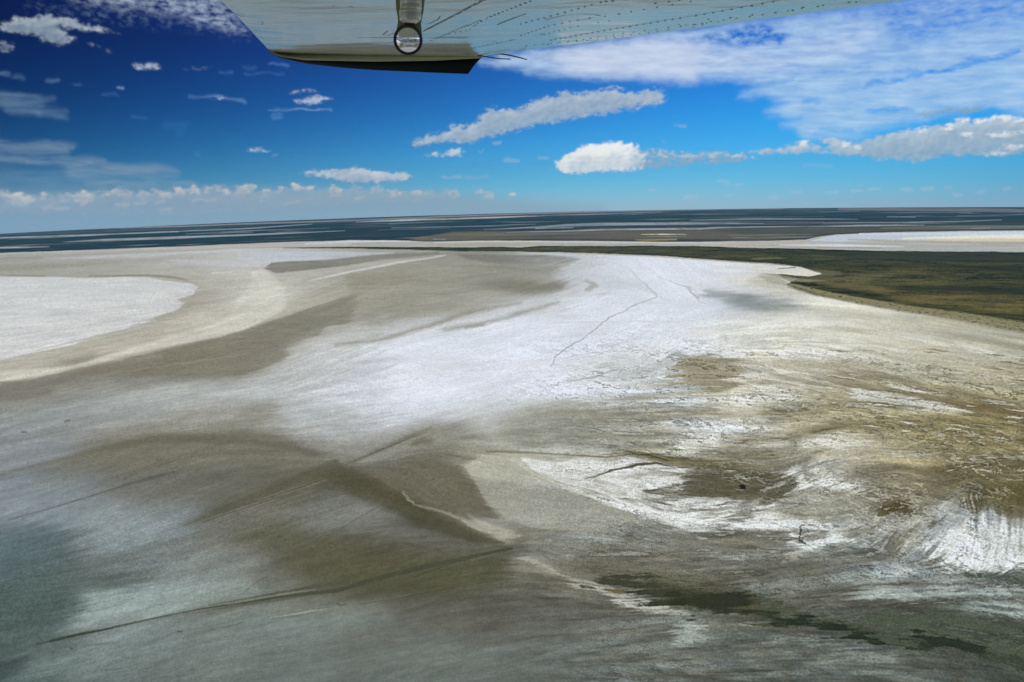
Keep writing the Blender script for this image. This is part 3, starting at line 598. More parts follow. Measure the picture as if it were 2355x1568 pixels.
# mud flats left of the tongue
P('c 0,500 100,520 180,460 330,430 590,455 600,500 650,565 690,640 730,692 790,742 520,715 400,680 290,640 150,580', (116, 108, 91), 5, .7, .85, .12)
P('c -150,330 100,300 420,270 450,330 330,400 200,390 0,440 -200,470', (146, 141, 129), 24, 1.2, .5, .4)
K('c -100,480 60,420 180,360 320,310', 2.5, (122, 116, 100), 8, .6, .5, .3)
K('c 330,350 400,340', 6, (128, 120, 102), 12, 1, .5)
K('c 560,430 620,400 760,380 900,390', [4, 7, 6, 2], (140, 134, 112), 10, .8, .65)
K('l 1560,498 1700,520 c 0,540 120,590 250,640 420,690', [4, 10, 14, 13, 11, 6], (92, 83, 57), 9, .8, .75, .25)
K('l 1300,590 1450,535 1560,498 1680,505 c 0,500 180,560', [3, 6, 8, 8, 8, 3], (98, 90, 66), 9, .8, .6, .3)
K('l 930,765 1050,715 1180,660 1300,605', [1, 5, 7, 7], (104, 99, 78), 10, .8, .65, .4)
for k in range(9):
    a_ = 640 + k * 14; K('l %d,%d %d,%d %d,%d' % (1060 + k * 20, a_ + 60, 1300, a_ + 0 - k * 2, 1620, a_ - 110), .9, (92, 84, 58) if k % 2 else (132, 128, 116), 2.6, .5, .5, .5)
K('c -100,560 100,640 300,720 450,745 600,800 780,868', [6, 10, 12, 10, 9, 4], (98, 90, 68), 9, .9, .75, .25)
P('c 540,728 640,748 720,765 865,812 860,850 800,868 740,822 640,792 600,770', (180, 174, 158), 3.5, .7, .9, .15)
P('c 760,760 1000,790 950,860 860,850 860,812', (140, 136, 120), 10, 1, .6, .3)
KL('c 270,598 300,640 330,665 470,700 545,730', [2.5, 3.5, 3, 3.4, 4], (152, 144, 130), 4, .8, .75, .3)
B('c 900,860 1200,850 1250,880 1150,930 900,890', .7, (196, 196, 184), 12)
K('c 900,930 960,960 1040,990 1110,1040 1300,1075', [5, 4, 3, 3, 3], (184, 182, 168), 5, .9, .8, .2)
B('c 1130,1060 1300,1070 1500,1150 1700,1220 1500,1210 1300,1130', .8, (190, 190, 180), 10, 1, -.2)
P('c 1400,1060 1600,1050 1788,1080 r 200,1120 400,1150 425,1235 300,1205 100,1185 c 1750,1190 1600,1180 1450,1110', (84, 82, 58), 12, 1.2, .85, .3)
P('c 1000,960 1200,950 1300,990 1200,1010', (112, 106, 88), 12, 1, .6, .3)
P('c 1290,1090 1370,1095 1390,1115 1310,1110', (112, 90, 46), 4, .8, .85)
P('c 1560,1150 1650,1150 1640,1180 1580,1175', (110, 88, 44), 5, .8, .8)
P('c 1640,1140 1788,1110 r 80,1140 60,1190 0,1190 c 1720,1200', (52, 54, 38), 9, 1, .8, .2)
P('r 200,1155 400,1160 412,1225 320,1200 230,1185', (104, 84, 46), 8, .9, .75)
K('c 1210,1050 1330,1055', [1, 2], (104, 88, 50), 3, .8, .7)
K('r 550,1250 700,1262 820,1290', [5, 6, 6], (68, 74, 60), 7, 1.3, .8, .25)
K('r 480,1190 640,1170', [3, 2], (84, 86, 66), 7, 1.2, .6, .3)
K('r 780,1290 900,1300 1050,1345 1300,1385 1600,1432 1900,1500', [8, 12, 13, 13, 10, 12], (60, 68, 50), 14, 1.6, .8, .3)
P('r 980,1240 1250,1200 1500,1230 1783,1330 1900,1480 1600,1430 1300,1380 1050,1340', (88, 94, 78), 30, 1.5, .5, .35)
for k in range(60):
    x = 2000 + 350 * rng.rand() if k % 3 else 1850 + 480 * rng.rand(); t = (x - 1870) / 480; y = 1440 + 70 * t + 24 * rng.randn()
    l_ = 4 + 14 * rng.rand(); K('V %f,%f %f,%f' % (x - l_, y - l_ * .1, x + l_, y + l_ * .2), [.4, 1.6 * rng.rand() + .6], (48, 58, 44), 3, 1.4, .55)
B('r 1020,1120 1200,1160 1500,1180 1783,1230 1783,1120 1400,1060 1100,1080', .35, (184, 196, 194), 30)
# tracks and creases, lower left
K('l 100,1400 280,1352 500,1300 700,1265 1000,1212 1250,1172 1500,1132 1788,1085 c 150,1050 400,970 700,892 800,877', [2.5, 3, 2, 1.6, 2, 3, 4, 5, 5, 5, 4, 1.5], (88, 90, 70), 3, .35, .75, .15)
K('l 1080,1180 1300,1140 1600,1090 1788,1050 c 200,985 500,920', [1, 1.5, 2.4, 3, 4, 1], (100, 96, 74), 3, .4, .6, .2)
K('l 0,752 60,733 220,680 400,640 620,580 760,530 860,500', [.8, 1.4, 1, 1, 1.4, 4, 3], (108, 110, 100), 3, .4, .7, .2)
K('l 170,492 450,420 650,355 900,318 1250,300 1500,350 1650,430', [2, 5, 9, 12, 12, 9, 5], (118, 110, 90), 16, .9, .6, .25)
K('l 0,500 170,480 320,430', [2, 3, 2], (120, 118, 106), 8, .8, .55, .3)
K('l 340,378 480,340 620,320 800,292', [2, 4, 5, 2], (132, 126, 110), 9, .8, .55, .3)
K('l 650,45 720,65 800,80', [2, 4, 2], (128, 122, 112), 6, 1, .55, .3)
K('l 330,250 390,235', 1.4, (110, 112, 108), 3, .6, .6)
K('l 110,288 135,288', 1.6, (105, 110, 108), 3, .5, .6)
P('l 1290,150 1400,130 1420,200 1330,240 1180,210', (146, 138, 122), 14, 1.2, .6, .2)
K('l 1120,1170 1250,1100 1400,1010 1460,980', [.6, 1, 1, .5], (104, 100, 84), 2, .4, .6)
K('l 1660,810 1788,740', .8, (100, 98, 86), 2, .3, .5)
K('l 980,1320 1120,1290 1200,1280 1290,1248 1400,1232 1560,1215 1650,1200', [1.4, 1.8, 1.4, 1, 1.4, 1, .8], (96, 102, 92), 3, .6, .55, .25)
K('l 1440,1228 1560,1212 1640,1196', [1, 1.6, .6], (184, 184, 172), 2.4, .5, .6, .3)
K('l 1720,1160 1750,1168', 1.6, (94, 94, 80), 3, .5, .7)
K('c 60,1165 220,1140 300,1120', [.5, 1.6, .6], (172, 170, 154), 2.2, .5, .6, .3)
K('c 100,1160 300,1130 500,1090 700,1050 960,1008', [.6, 1.4, 1.6, 1.2, .5], (82, 82, 64), 2.4, .4, .6, .15)
K('c 500,1590 620,1540 800,1472 1000,1408 1050,1392', [.8, 1, 1.4, 1.4, .6], (92, 96, 88), 3, .5, .55, .2)
K('c 1150,1358 1260,1300 1380,1250', [.6, 1.4, .6], (92, 92, 80), 3, .5, .55, .2)
K('l 760,1500 850,1460', [1, 2.4], (92, 100, 92), 6, .8, .5)
K('l 420,1385 520,1378 600,1360', [1, 1.8, 1], (92, 104, 98), 5, .8, .5, .2)
for x, y in ((918, 1306), (375, 1388), (260, 1413), (145, 1436), (1400, 965), (560, 1508)):
    K('l %d,%d %d,%d' % (x - 8, y, x + 8, y + 2), 1.6, (84, 92, 84), 3, .4, .6)
K('l 0,1455 60,1452', .8, (120, 136, 128), 2, .3, .5)
P('l -200,780 150,800 330,880 470,1000 420,1120 400,1250 200,1380 0,1450 -200,1500', (92, 108, 104), 50, 1.4, .35, .2)
B('l 430,1120 560,1080 800,1120 900,1180 600,1250 420,1270', .4, (166, 182, 180), 34)
K('l 40,1560 300,1500 360,1470', 8, (128, 146, 146), 22, 1, .35)
B('c 1640,1290 1788,1280 1788,1370 1660,1370', .6, (166, 174, 172), 12, 1, .2); B('r 0,1280 180,1280 150,1300 0,1310', .7, (180, 188, 188), 8); 
# --- second survey of the near ground
def D(*a, **k): B(*a, **k)
lateD = []
def DL(*a, **k): lateD.append((a, k)); a = list(a); a[1] = .5; B(*a, **k)
P('O 380,870 600,900 900,830 1150,830 1200,880 900,950 600,1010 380,1050 300,1060', (158, 171, 168), 36, 1.2, .6)
P('O 150,1160 500,1080 900,1040 1500,960 1800,1000 1500,1140 900,1230 300,1297 100,1297', (130, 143, 140), 50, 1.2, .55)
P('O 600,1180 1200,1100 1900,1060 2200,1120 2355,1200 2355,1400 600,1400', (116, 124, 118), 60, 1.2, .5)
P('O 0,440 400,430 700,520 800,600 500,680 200,560 0,620', (150, 162, 166), 50, 1.2, .45)
P('O -60,600 100,575 250,600 300,680 200,800 -60,860', (96, 112, 114), 36, 1.3, .6)
P('O -60,900 200,850 380,860 390,940 340,1040 180,1120 -60,1200', (84, 100, 96), 30, 1.4, .55)
P('O 350,250 520,210 700,180 900,172 1150,180 1350,215 1480,270 1380,320 1150,300 900,290 600,330 350,350 200,330', (122, 116, 98), 36, 1.1, .55)
KL('O 0,345 200,290 350,255 500,215 700,180 900,175 1150,190 1350,215 1460,255', [2, 3, 5, 8, 10, 9, 6, 6, 4], (108, 103, 84), 12, .8, .65, .2)
KL('O 340,215 450,185 650,140 800,105 900,60', [1.5, 5, 5, 5, 3], (132, 127, 112), 14, .8, .5, .3)
KL('O 0,420 200,370 400,330', [2, 3, 2], (124, 124, 116), 8, .8, .5, .3)
KL('O 30,552 130,525 250,492 450,432 600,385 700,360 800,330', [.8, 1, 1, 1.2, 2, 4, 2], (98, 98, 86), 3, .4, .75, .2)
P('O 600,400 800,360 1000,340 1180,370 1200,430 1000,470 800,450 560,450', (116, 111, 96), 34, 1.2, .5, .3)
P('O 1150,560 1320,550 1500,640 1700,690 1950,720 2150,715 2355,690 2355,830 2100,860 1900,890 1600,880 1420,840 1330,760 1200,690 1060,640', (97, 93, 69), 44, 1.3, .72)
P('O 1550,800 1800,760 2100,730 2355,690 2355,840 2000,900 1700,880', (88, 86, 62), 26, 1.2, .6)
P('O 1440,330 1540,288 1600,300 1730,360 1850,428 1920,500 2100,575 2300,662 2150,655 1950,580 1850,515 1700,460 1590,400 1480,372', (91, 84, 61), 7, .9, .85, .15)
P('O 1560,390 1700,450 1850,515 1950,560 1900,570 1750,500 1600,430', (74, 72, 48), 7, .8, .6)
P('O 1180,420 1350,350 1480,320 1600,400 1400,420 1200,480', (104, 98, 78), 22, 1.1, .6, .25)
KL('O 1545,290 1400,345 1250,408 1100,480 950,540 850,577', [8, 9, 8, 6, 4, 1], (98, 93, 72), 9, .8, .7, .2)
for k in range(10): KL('O %d,%d %d,%d' % (880 + k * 52, 572 - k * 19 + k % 3 * 9, 1180 + k * 40, 470 - k * 15 + k % 3 * 9), .9, (88, 84, 64) if k % 2 else (136, 132, 120), 2.6, .5, .5, .2)
KL('O 1590,305 1680,262 1760,230 1850,185 1980,130', [3, 3, 4, 4, 2], (116, 110, 94), 8, .8, .65, .3)
for k in range(5): KL('O %d,%d %d,%d' % (1600, 300 - k * 3, 1800 + 40 * k, 212 - k * 16), .8, (110, 104, 88), 2.4, .4, .5)
KL('O 1900,205 1950,190 1985,195', [4, 8, 6], (112, 106, 84), 12, 1, .6)
KL('O 1760,480 1690,520 1620,560 1540,610', [1.4, 1, .8, .6], (92, 88, 72), 2.4, .4, .6, .2)
P('O 1450,480 1600,440 1750,480 1900,580 2050,640 1900,650 1650,620 1500,560', (128, 128, 122), 26, 1.3, .55, .3)
KL('O 1850,660 2000,690 2100,720', [3, 5, 3], (90, 86, 64), 8, .8, .6, .2)
KL('O 170,1125 300,1090 400,1070 500,1050 700,1005 900,965 1100,935 1300,905 1550,878 1700,830 1900,780 2100,735 2355,682', [1, 2.4, 2.2, 1.8, 1.5, 1.4, 1.6, 2.2, 3, 4, 5, 5, 4, 3], (76, 78, 58), 2.6, .35, .8, .12)
KL('O 230,1110 400,1070 520,1046', [2.4, 2, 1], (48, 68, 58), 3, .4, .6)
KL('O 960,945 1100,918 1250,892 1400,866 1600,840', [.6, 1, 1.4, 3, 4], (84, 84, 62), 2.6, .4, .7, .2)
KL('O 1050,940 1300,893 1450,872', [.6, 1, .6], (150, 152, 138), 2.2, .3, .45)
KL('O 1000,960 1250,925 1400,905', [.6, 1, .6], (92, 92, 74), 2.2, .3, .6)
KL('O 1110,895 1150,860 1200,825 1270,785', [.8, 1, 1, .6], (106, 104, 88), 2.4, .4, .6, .2)
KL('O 1630,560 1450,545', .5, (110, 108, 98), 2, .3, .4)
KL('O 1900,815 2100,745 2300,690', 1.0, (70, 70, 48), 2.4, .4, .6, .2)
KL('O 1650,940 1850,905 2000,880 2150,850 2250,835', [1, 1.2, 1.6, 1.4, .8], (84, 82, 62), 2.6, .4, .65, .15)
KL('O 850,1090 950,1060 1050,1040 1120,1020', [1, 3, 3, 1], (104, 110, 100), 6, 1, .6, .3)
KL('O 1240,1000 1350,985 1500,960', [.8, 1.2, .6], (168, 172, 162), 2.2, .6, .55, .5); KL('O 1250,1006 1380,990', 1, (94, 100, 88), 2.4, .6, .5, .4)
KL('O 1545,935 1565,945 1585,938', [1.2, 2, 1.2], (84, 84, 70), 3, .4, .7)
KL('O 815,1062 835,1064', 1.4, (78, 86, 78), 3, .3, .7)
KL('O 640,1250 720,1215 800,1180', [1, 5, 2], (96, 106, 98), 9, 1, .6, .3)
KL('O 480,1245 560,1235', [1.4, 1.4], (84, 96, 90), 4, .8, .5, .3); KL('O 380,1130 460,1120 540,1110', [1, 2, 1.4], (92, 104, 98), 4, .9, .55, .4)
KL('O 300,98 320,93', 1.6, (100, 102, 96), 3, .4, .7); KL('O 102,146 122,146', 1.6, (96, 100, 96), 3, .4, .7)
for x, y, a in ((320, 1140, 12), (240, 1158, 8), (115, 1182, 8)): KL('O %d,%d %d,%d' % (x, y, x + a, y), 1.6, (78, 88, 82), 3, .4, .6)
# right
P('V 1130,965 1300,930 1500,945 1570,1000 1450,1042 1200,1040', (146, 144, 128), 36, 1.2, .6)
P('V 1600,760 1800,700 2100,760 2354,850 2354,930 2000,830 1750,830', (218, 212, 190), 50, 1.2, .3)
P('V 1850,900 2100,880 2400,930 2400,1060 2150,1060 1950,980', (158, 146, 108), 50, 1.3, .2, .4)
KL('L 850,1150 1300,1090 1700,1030', [.5, 2, .5], (158, 152, 140), 5, .8, .6, .4)
P('Q 440,242 600,238 760,262 950,282 1060,285 1040,325 860,330 760,300 600,272', (122, 110, 82), 12, 1.2, .7, .3)
rg2 = np.random.RandomState(77)
for k in range(90):
    x = 620 + 1780 * rg2.rand(); y = 250 + 620 * rg2.rand()
    if y > 480 + .32 * (x - 600) + 120: continue
    a_ = -.25 + .5 * rg2.rand(); l_ = 24 + 60 * rg2.rand() ** 2; h_ = 5 + 13 * rg2.rand()
    c_ = [(118, 106, 76), (104, 98, 74), (216, 214, 202), (206, 200, 180), (94, 86, 56)][rg2.randint(5)]
    if k % 2 and c_[0] > 200: c_ = (134, 124, 96)
    q_ = ' '.join('%f,%f' % (x + math.cos(v) * l_ * (.7 + .5 * rg2.rand()), y + math.sin(v) * h_ * (.6 + .7 * rg2.rand()) + a_ * math.cos(v) * l_) for v in np.linspace(0, 5.6, 9))
    B('Q ' + q_, .5, c_, 7, 1, .25)
DL('Q 330,838 480,818 620,826 760,856 900,884 1050,896 1110,925 1125,990 1000,975 850,962 700,950 560,915 460,872', .9, (70, 72, 50), 26, 1, -.12)
DL('Q 700,900 900,900 1080,905 1110,970 950,960 780,950', .7, (52, 54, 36), 16, 1, .1)
P('Q 880,925 1000,920 1085,935 1100,985 1010,965 920,950', (96, 82, 44), 7, 1.2, .75, .2); P('Q 650,915 740,912 755,935 690,945', (112, 92, 46), 6, 1.2, .8, .2)
P('Q 380,838 450,838 440,850 400,850', (104, 88, 50), 4, 1, .7); P('Q 420,868 505,876 498,892 440,886', (112, 92, 48), 4, 1, .8)
DL('Q 1110,975 1200,985 1245,1010 1260,1045 1225,1040 1180,1005 1110,992', .75, (60, 66, 48), 9, 1, -.7)
DL('Q 1180,1000 1350,1005 1500,1035 1600,1062 1750,1085 1950,1110 2100,1130 2230,1160 2210,1180 2000,1150 1700,1105 1500,1065 1300,1040', .95, (50, 58, 42), 20, 1.1, -.1)
DL('Q 1560,1010 1700,965 1900,950 2100,985 2250,1040 2400,1130 2400,1240 2230,1180 2000,1120 1750,1080', .75, (84, 92, 74), 34, 1, -.15)
DL('Q 1850,1080 2000,1090 2200,1140 2180,1170 1950,1130', .8, (42, 50, 36), 22, 1, .05)
D('Q 1180,960 1320,940 1300,970 1200,985', .8, (80, 84, 70), 12)
D('Q 1100,790 1250,730 1450,700 1620,740 1560,830 1480,960 1300,960 1180,860', .62, (112, 112, 102), 30, 1, -.1)
D('Q 1400,670 1560,665 1700,680 1660,720 1480,710', .7, (92, 96, 86), 14, 1, 0)
D('Q 2110,790 2250,785 2400,800 2400,870 2250,835 2130,815', .8, (84, 94, 86), 12, 1, -.4)
D('Q 380,740 600,770 850,830 950,870 700,855 500,830 330,800', .7, (106, 104, 86), 26, 1, -.3)
D('Q 520,590 700,560 900,640 1000,690 850,740 650,720 500,660', .5, (118, 117, 106), 34, 1, 0)
D('Q -20,640 300,650 550,690 400,720 100,700 -20,690', .6, (104, 100, 82), 16, 1, 0)
K('Q -20,560 60,570 130,600 240,605', [3, 4, 3, 1], (108, 104, 88), 5, .9, .6, .2)
B('Q 820,960 1080,1020 1230,1050 1150,990', .5, (140, 142, 132), 14)
B('Q 750,1060 920,1045 900,1110 760,1120', .7, (158, 166, 164), 12, 1, .3)
B('Q 500,920 700,955 760,975 620,985', .7, (180, 182, 172), 10, 1, .1)
P('Q 0,950 500,960 1100,1010 1700,1120 2300,1250 2300,1350 0,1350', (112, 118, 112), 80, 1, .3)
B('Q 1100,1090 1500,1110 1900,1190 2200,1240 1800,1230 1300,1150', .35, (146, 156, 152), 30, 1, .1)
B('Q 1550,830 1800,800 2150,850 2355,900 2355,1000 2100,960 1800,900 1600,900', .5, (160, 170, 168), 30, 1, -.2)
D('Q 780,350 950,300 1150,320 1310,375 1280,430 1140,455 1050,465 900,455 800,435', .95, (104, 95, 72), 18, 1, -.4)
D('Q 560,470 700,420 850,400 900,440 750,470 640,500', .7, (112, 104, 82), 10, 1, .1)
D('Q 1160,420 1100,480 1130,520 1080,560 1020,540 1060,450', .7, (116, 110, 92), 14, 1, -.2)
D('Q 1180,260 1320,240 1340,150 1290,150 1260,230 1180,250', .6, (134, 122, 96), 14, 1, -.2)
PIT = (G.poly('Q 1042,393 1058,388 1074,396 1070,410 1048,412', 2.5, .6))
for s_, w in (('Q 330,362 400,345 450,325 560,297 640,290 760,305', 2.6), ('Q 430,255 560,238 640,248 760,272 900,285 1020,275', 2.2), ('Q 550,450 640,425 740,398 850,380', 2), ('Q 620,492 700,470 790,445 870,425', 2), ('Q 560,475 700,440 800,415', 1.4),
              ('Q 940,552 1020,550 1090,540 1125,505', 1.8), ('Q 700,520 800,495 900,470', 1.6), ('Q 1030,205 1070,190 1115,182', 1.8), ('Q 1180,252 1225,256', 1.8), ('Q 860,590 1000,600', 1.2), ('Q 640,320 760,315 820,318', 1.8), ('Q 1130,350 1190,342', 2)):
    K(s_, [.4, w, w, .5], (84, 72, 46), 3, 1.0, .75, .2)
for k in range(46):
    x = 500 + 700 * rng.rand(); y = 430 + .22 * (x - 500) + 60 * rng.randn() * .7
    l_ = 20 + 50 * rng.rand(); K('Q %f,%f %f,%f %f,%f' % (x - l_, y + l_ * .28, x, y, x + l_, y - l_ * .22), [.2, .8 + rng.rand(), .2], (122, 112, 92) if k % 3 else (240, 240, 236), 2.4, 1.1, .6)
KL('Q 1318,635 1328,600 1322,580 1345,572', [1.6, 2.2, 1.4, .7], (74, 60, 42), 2.4, .8, .85);KL('Q 1320,645 1350,660', 2.2, (66, 54, 38), 3, .8, .8); K('Q 1270,590 1290,610', 2.4, (118, 106, 84), 5, .8, .6)
D('Q 1700,480 1820,460 1830,500 1760,520 1710,510', .85, (96, 84, 46), 10, 1, -.6); D('Q 1890,545 1970,555 1930,575', .8, (100, 86, 50), 6, 1, -.4)
D('Q 2060,470 2200,400 2380,380 2420,560 2300,560 2230,500 2120,500', .75, (104, 92, 54), 18, 1, -.2)
# soften: the crust stains fade into one another along the flow
def along_blur(a, steps, h):
    acc = a.copy(); base = np.mgrid[0:NY, 0:NX].astype(f32)
    for sg in (1, -1):
        y, x = base[0].copy(), base[1].copy()
        for k in range(steps):
            yi = np.clip(y + .5, 0, NY - 1).astype(np.int32); xi = np.clip(x + .5, 0, NX - 1).astype(np.int32)
            x += sg * h * VX[yi, xi]; y += sg * h * VY[yi, xi]
            yi = np.clip(y + .5, 0, NY - 1).astype(np.int32); xi = np.clip(x + .5, 0, NX - 1).astype(np.int32)
            acc += a[yi, xi]
    return acc / (2 * steps + 1)
right = sstep(-3, 9, G.gx / PX)
lc = sstep(-4, -9, G.gx / PX); sm = np.clip(.52 + .32 * n4 + .2 * n1, .12, .85) * (sstep(5, 8.5, dep) * (1 - lc) + sstep(9.5, 14, dep) * lc)
bl = np.stack([blur(G.rgb[..., k], 7, 4, 2) for k in range(3)], -1)
k_ = (sm * (1 - .72 * right))[..., None]; G.rgb = G.rgb * (1 - k_) + bl * k_
smear()
k_ = (.5 * sstep(5.5, 9, dep))[..., None]; G.rgb = G.rgb * (1 - k_) + along_blur(G.rgb, 7, 2.0) * k_
sg_ = .5 * lb + .5 * lm + .42 * lf
G.rgb *= np.exp((.045 + .05 * right * sstep(9, 14, dep)) * sstep(5, 9, dep) * (1 - .5 * calm) * sg_ + .045 * sstep(4, 8, dep) * n1)[..., None]
vein = .7 * sstep(.75, 1.7, .5 * lf + .6 * lm + .45 * h2) * right * sstep(10.5, 14, dep)
G.put(vein, (104, 98, 74), .42)
vein = sstep(.9, 1.8, -.45 * lf - .55 * lm + .45 * h1 + .25 * n1) * right * sstep(10.5, 14, dep) * (1 - sstep(24, 30, dep))
G.put(vein, (206, 206, 194), .38)
cu, cv = G.gx / 92 + .35 * n2 + .12 * h1, (G.gy + .16 * G.gx) / 26 + .35 * n1 + .15 * h2
rd = np.abs(fbm(cu, cv, 4, 903, .55)); rd2 = np.abs(fbm(cu * 1.7 + 5, cv * 1.7, 4, 933, .55))
rmask = right * sstep(10, 14, dep) * sstep(-.5, .6, n1 + .5 * lb)
G.put((1 - sstep(.02, .13, rd)) * rmask, (96, 88, 62), .5); G.put((1 - sstep(.02, .12, rd2)) * right * sstep(10, 14, dep) * sstep(-.4, .7, -n1 + .4 * lb), (84, 78, 58), .36)
rd3 = np.abs(fbm(cu * 1.3 + 17, cv * 1.3, 4, 963, .55)); G.put((1 - sstep(.02, .14, rd3)) * right * sstep(10, 14, dep) * (1 - sstep(22, 28, dep)) * sstep(-.3, .8, n2), (218, 216, 204), .34)
G.rgb *= np.exp((.13 * right * sstep(10, 15, dep) + .045 * (1 - right) * (1 - calm) * sstep(6, 10, dep)) * fbm(cu * 2.2 + 3, cv * 2.2, 5, 983, .62))[..., None]
P('c 585,470 650,425 830,408 900,450 960,510 1100,575 1330,665 1480,740 1250,800 960,788 870,760 730,690 685,630 640,545', (170, 168, 155), 6, .7, .5)
P('c 585,470 650,425 830,408 900,450 960,510 1050,560 900,560 700,530 620,510', (188, 184, 168), 7, .7, .6)
B('Q 520,870 800,870 1100,895 1500,960 1900,960 2300,1040 2400,1100 2400,1290 2230,1210 1900,1160 1500,1105 1200,1060 1100,1000 800,985 600,930', .8, (74, 80, 58), 26, 1.15, .3)
B('Q 1150,985 1500,1030 1900,1090 2250,1160 2400,1230 2400,1290 2200,1200 1800,1130 1400,1080', .85, (52, 62, 46), 18, 1.2, .15)
for a_, k_ in lateD: B(*a_, **k_)
st_ = fbm((G.gx - 1.2 * G.gy) / 95, (G.gy + .05 * G.gx) / 5.5 + .5 * n2, 5, 1201, .62) + .6 * fbm(G.gx / 34, G.gy / 7, 5, 1251, .62)
G.rgb *= np.exp(.062 * sstep(3.6, 4.6, dep) * (1 - sstep(11, 15, dep)) * (1 - .6 * calm) * (1 - .6 * right) * st_)[..., None]
for a_, k_ in late: K(*a_, **k_)
G.put(PIT, (30, 24, 18), .92)
# --- far country: dark scrub plain, pans
SHORE = 'L -300,372 0,357 350,347 700,335 1300,310 1700,292 2355,272 C 400,273 520,281 900,275 1500,278 2000,283 2355,283 X 1230,210 1350,206 1420,190 1500,182 1800,170 2355,164 2600,162'
far = G.poly(SHORE + ' V 2900,200 -500,200', 1.6, .25)
fs_ = fbm(G.gx / 120, G.gy / 1.5, 4, 501, .6); ls2 = fbm(G.gx / 70, G.gy / 4.5, 5, 601, .65) + .5 * fbm(G.gx / 7, G.gy / 3.5, 3, 651, .6)
G.put(far, (40, 54, 56))
fy = .5 * fbm(Xw / 2500, Yw / 1500, 5, 31, .6) + .7 * fbm(Xw / 900, Yw / 500, 4, 33, .6)
G.rgb *= (1 + far[..., None] * (.2 * fy + .30 * fs_)[..., None] * np.array([1.3, 1, .9], f32))
P('C 400,262 700,215 1300,208 2355,200 X 1100,185 1350,195 1200,205 0,208 C 500,277', (128, 112, 92), 6, .4, .75, .45, fy)
P('X 500,160 1400,150 2355,140 2355,160 1500,172 1350,190 1000,200 500,180', (92, 90, 74), 6, .4, .6, .4, -fy)
P('X 1500,58 2000,60 2355,66 2355,80 1900,74 1500,70', (150, 140, 140), 2, .2, .5, .3, fy)
P('X 1700,150 2200,146 2200,155 1700,156', (140, 134, 98), 3, .3, .6, .2, fy)
P('X 560,205 760,200 760,208 600,212', (214, 170, 120), 2, .3, .5)
PAN = [('L -50,260 600,236 1200,212', [1.2, 1.3, .8], (208, 210, 214)), ('L 1150,214 1700,190 2100,162', [.4, 1.0, .4], (190, 196, 206)), ('L 1250,228 1700,216 ', [.3, .5], (170, 178, 190)),
       ('L 430,282 700,270 1100,256 1500,241 1900,225 2320,207', [.3, 2.2, 2.6, 1.6, 1.4, .4], (196, 202, 210)), ('L -50,323 150,319 330,314', [1.6, 1.6, .3], (206, 210, 214)),
       ('C 40,148 350,136 600,128 950,118 1300,106', [.3, 1.8, 1.8, 1.6, .5], (226, 226, 226)), ('C 1300,104 1700,94 2100,80', [.6, .8, .4], (186, 190, 200)), ('C 280,188 800,178 1250,162', [.4, .8, .3], (170, 180, 192)),
       ('C 260,160 500,152', .4, (140, 155, 170)), ('C 900,200 1200,186 1450,172 1700,163 2355,158 R 250,158 600,160', [.4, 1.6, 3, 3.4, 2.6, 2.2, .4], (172, 182, 198)), ('C 1250,192 1500,186', .8, (206, 214, 222)),
       ('C 1050,218 1400,210 1700,200 2355,193 R 300,186 700,180 1000,178', [.3, 1.2, 1.8, 1.8, 1.4, .8, .3], (188, 196, 208)), ('R 100,136 500,128 900,128 1230,130', [.4, 1.6, 1.4, .3], (166, 174, 190)),
       ('R 1000,154 1500,152 1900,146 2200,134', [.3, .9, .7, .3], (186, 196, 204)), ('R 900,180 1300,172 1680,170', [.3, 1.6, .3], (190, 200, 208)), ('R 0,150 500,148 1000,150', .5, (130, 145, 160)),
       ('R 1430,113 1620,115', .6, (170, 180, 192)), ('R 1900,108 2100,104 2354,98', .5, (130, 150, 165)), ('C 1960,231 2100,231 2260,231', [.3, 1.5, .3], (250, 236, 206)), ('C 560,263 640,264', .5, (200, 196, 190)),
       ('R 2000,190 2354,182', .6, (150, 156, 150)), ('R 1500,212 2354,204', .5, (70, 74, 70)), ('C 0,102 700,100 1100,95', .8, (150, 142, 140)), ('L 700,210 1500,190', .4, (110, 120, 130))]
G.put(far * sstep(3.3, 4.3, dep) * sstep(-6, 8, G.gx / PX) * np.clip(.7 + .5 * fs_ + .3 * fy, 0, 1), (98, 88, 70), .55)
G.put(far * (1 - sstep(2.9, 3.3, dep)) * np.clip(.5 + .6 * fs_, 0, 1), (120, 122, 122), .35)  # plain turns paler at the horizon: haze painted into its colour
rng = np.random.RandomState(21)
for k in range(120):
    x = 2354 * rng.rand(); base = np.interp(x, [0, 400, 805, 1200, 1552, 1800, 2354], [532, 520, 505.5, 490, 481, 478, 476]); t_ = 3 + 66 * rng.rand() ** 1.2
    sl_ = np.interp(x, [0, 805, 1552, 2354], [-.045, -.032, -.012, 0]); y = base + t_; l_ = (25 + 130 * rng.rand() ** 2)
    cc_ = [(150, 158, 164), (128, 122, 110), (30, 42, 46), (176, 182, 188), (96, 92, 78)][rng.randint(5)]
    m_ = G.stroke('V %f,%f %f,%f %f,%f' % (x - l_, y - l_ * sl_, x, y, x + l_, y + l_ * sl_), [.1, .3 + .7 * rng.rand(), .1], 1.3, .12) * far
    G.put(m_, cc_, .4)
G.put(G.stroke('V -60,535.5 400,521 805,507 1200,491.8 1552,483 1800,479.6', [1.4, 1.4, 1.2, 1, .6], 1.4, .1), (176, 160, 158), .55)
for s_, w, c in PAN: K(s_, w, c, 2.1, .12, .62, .25)
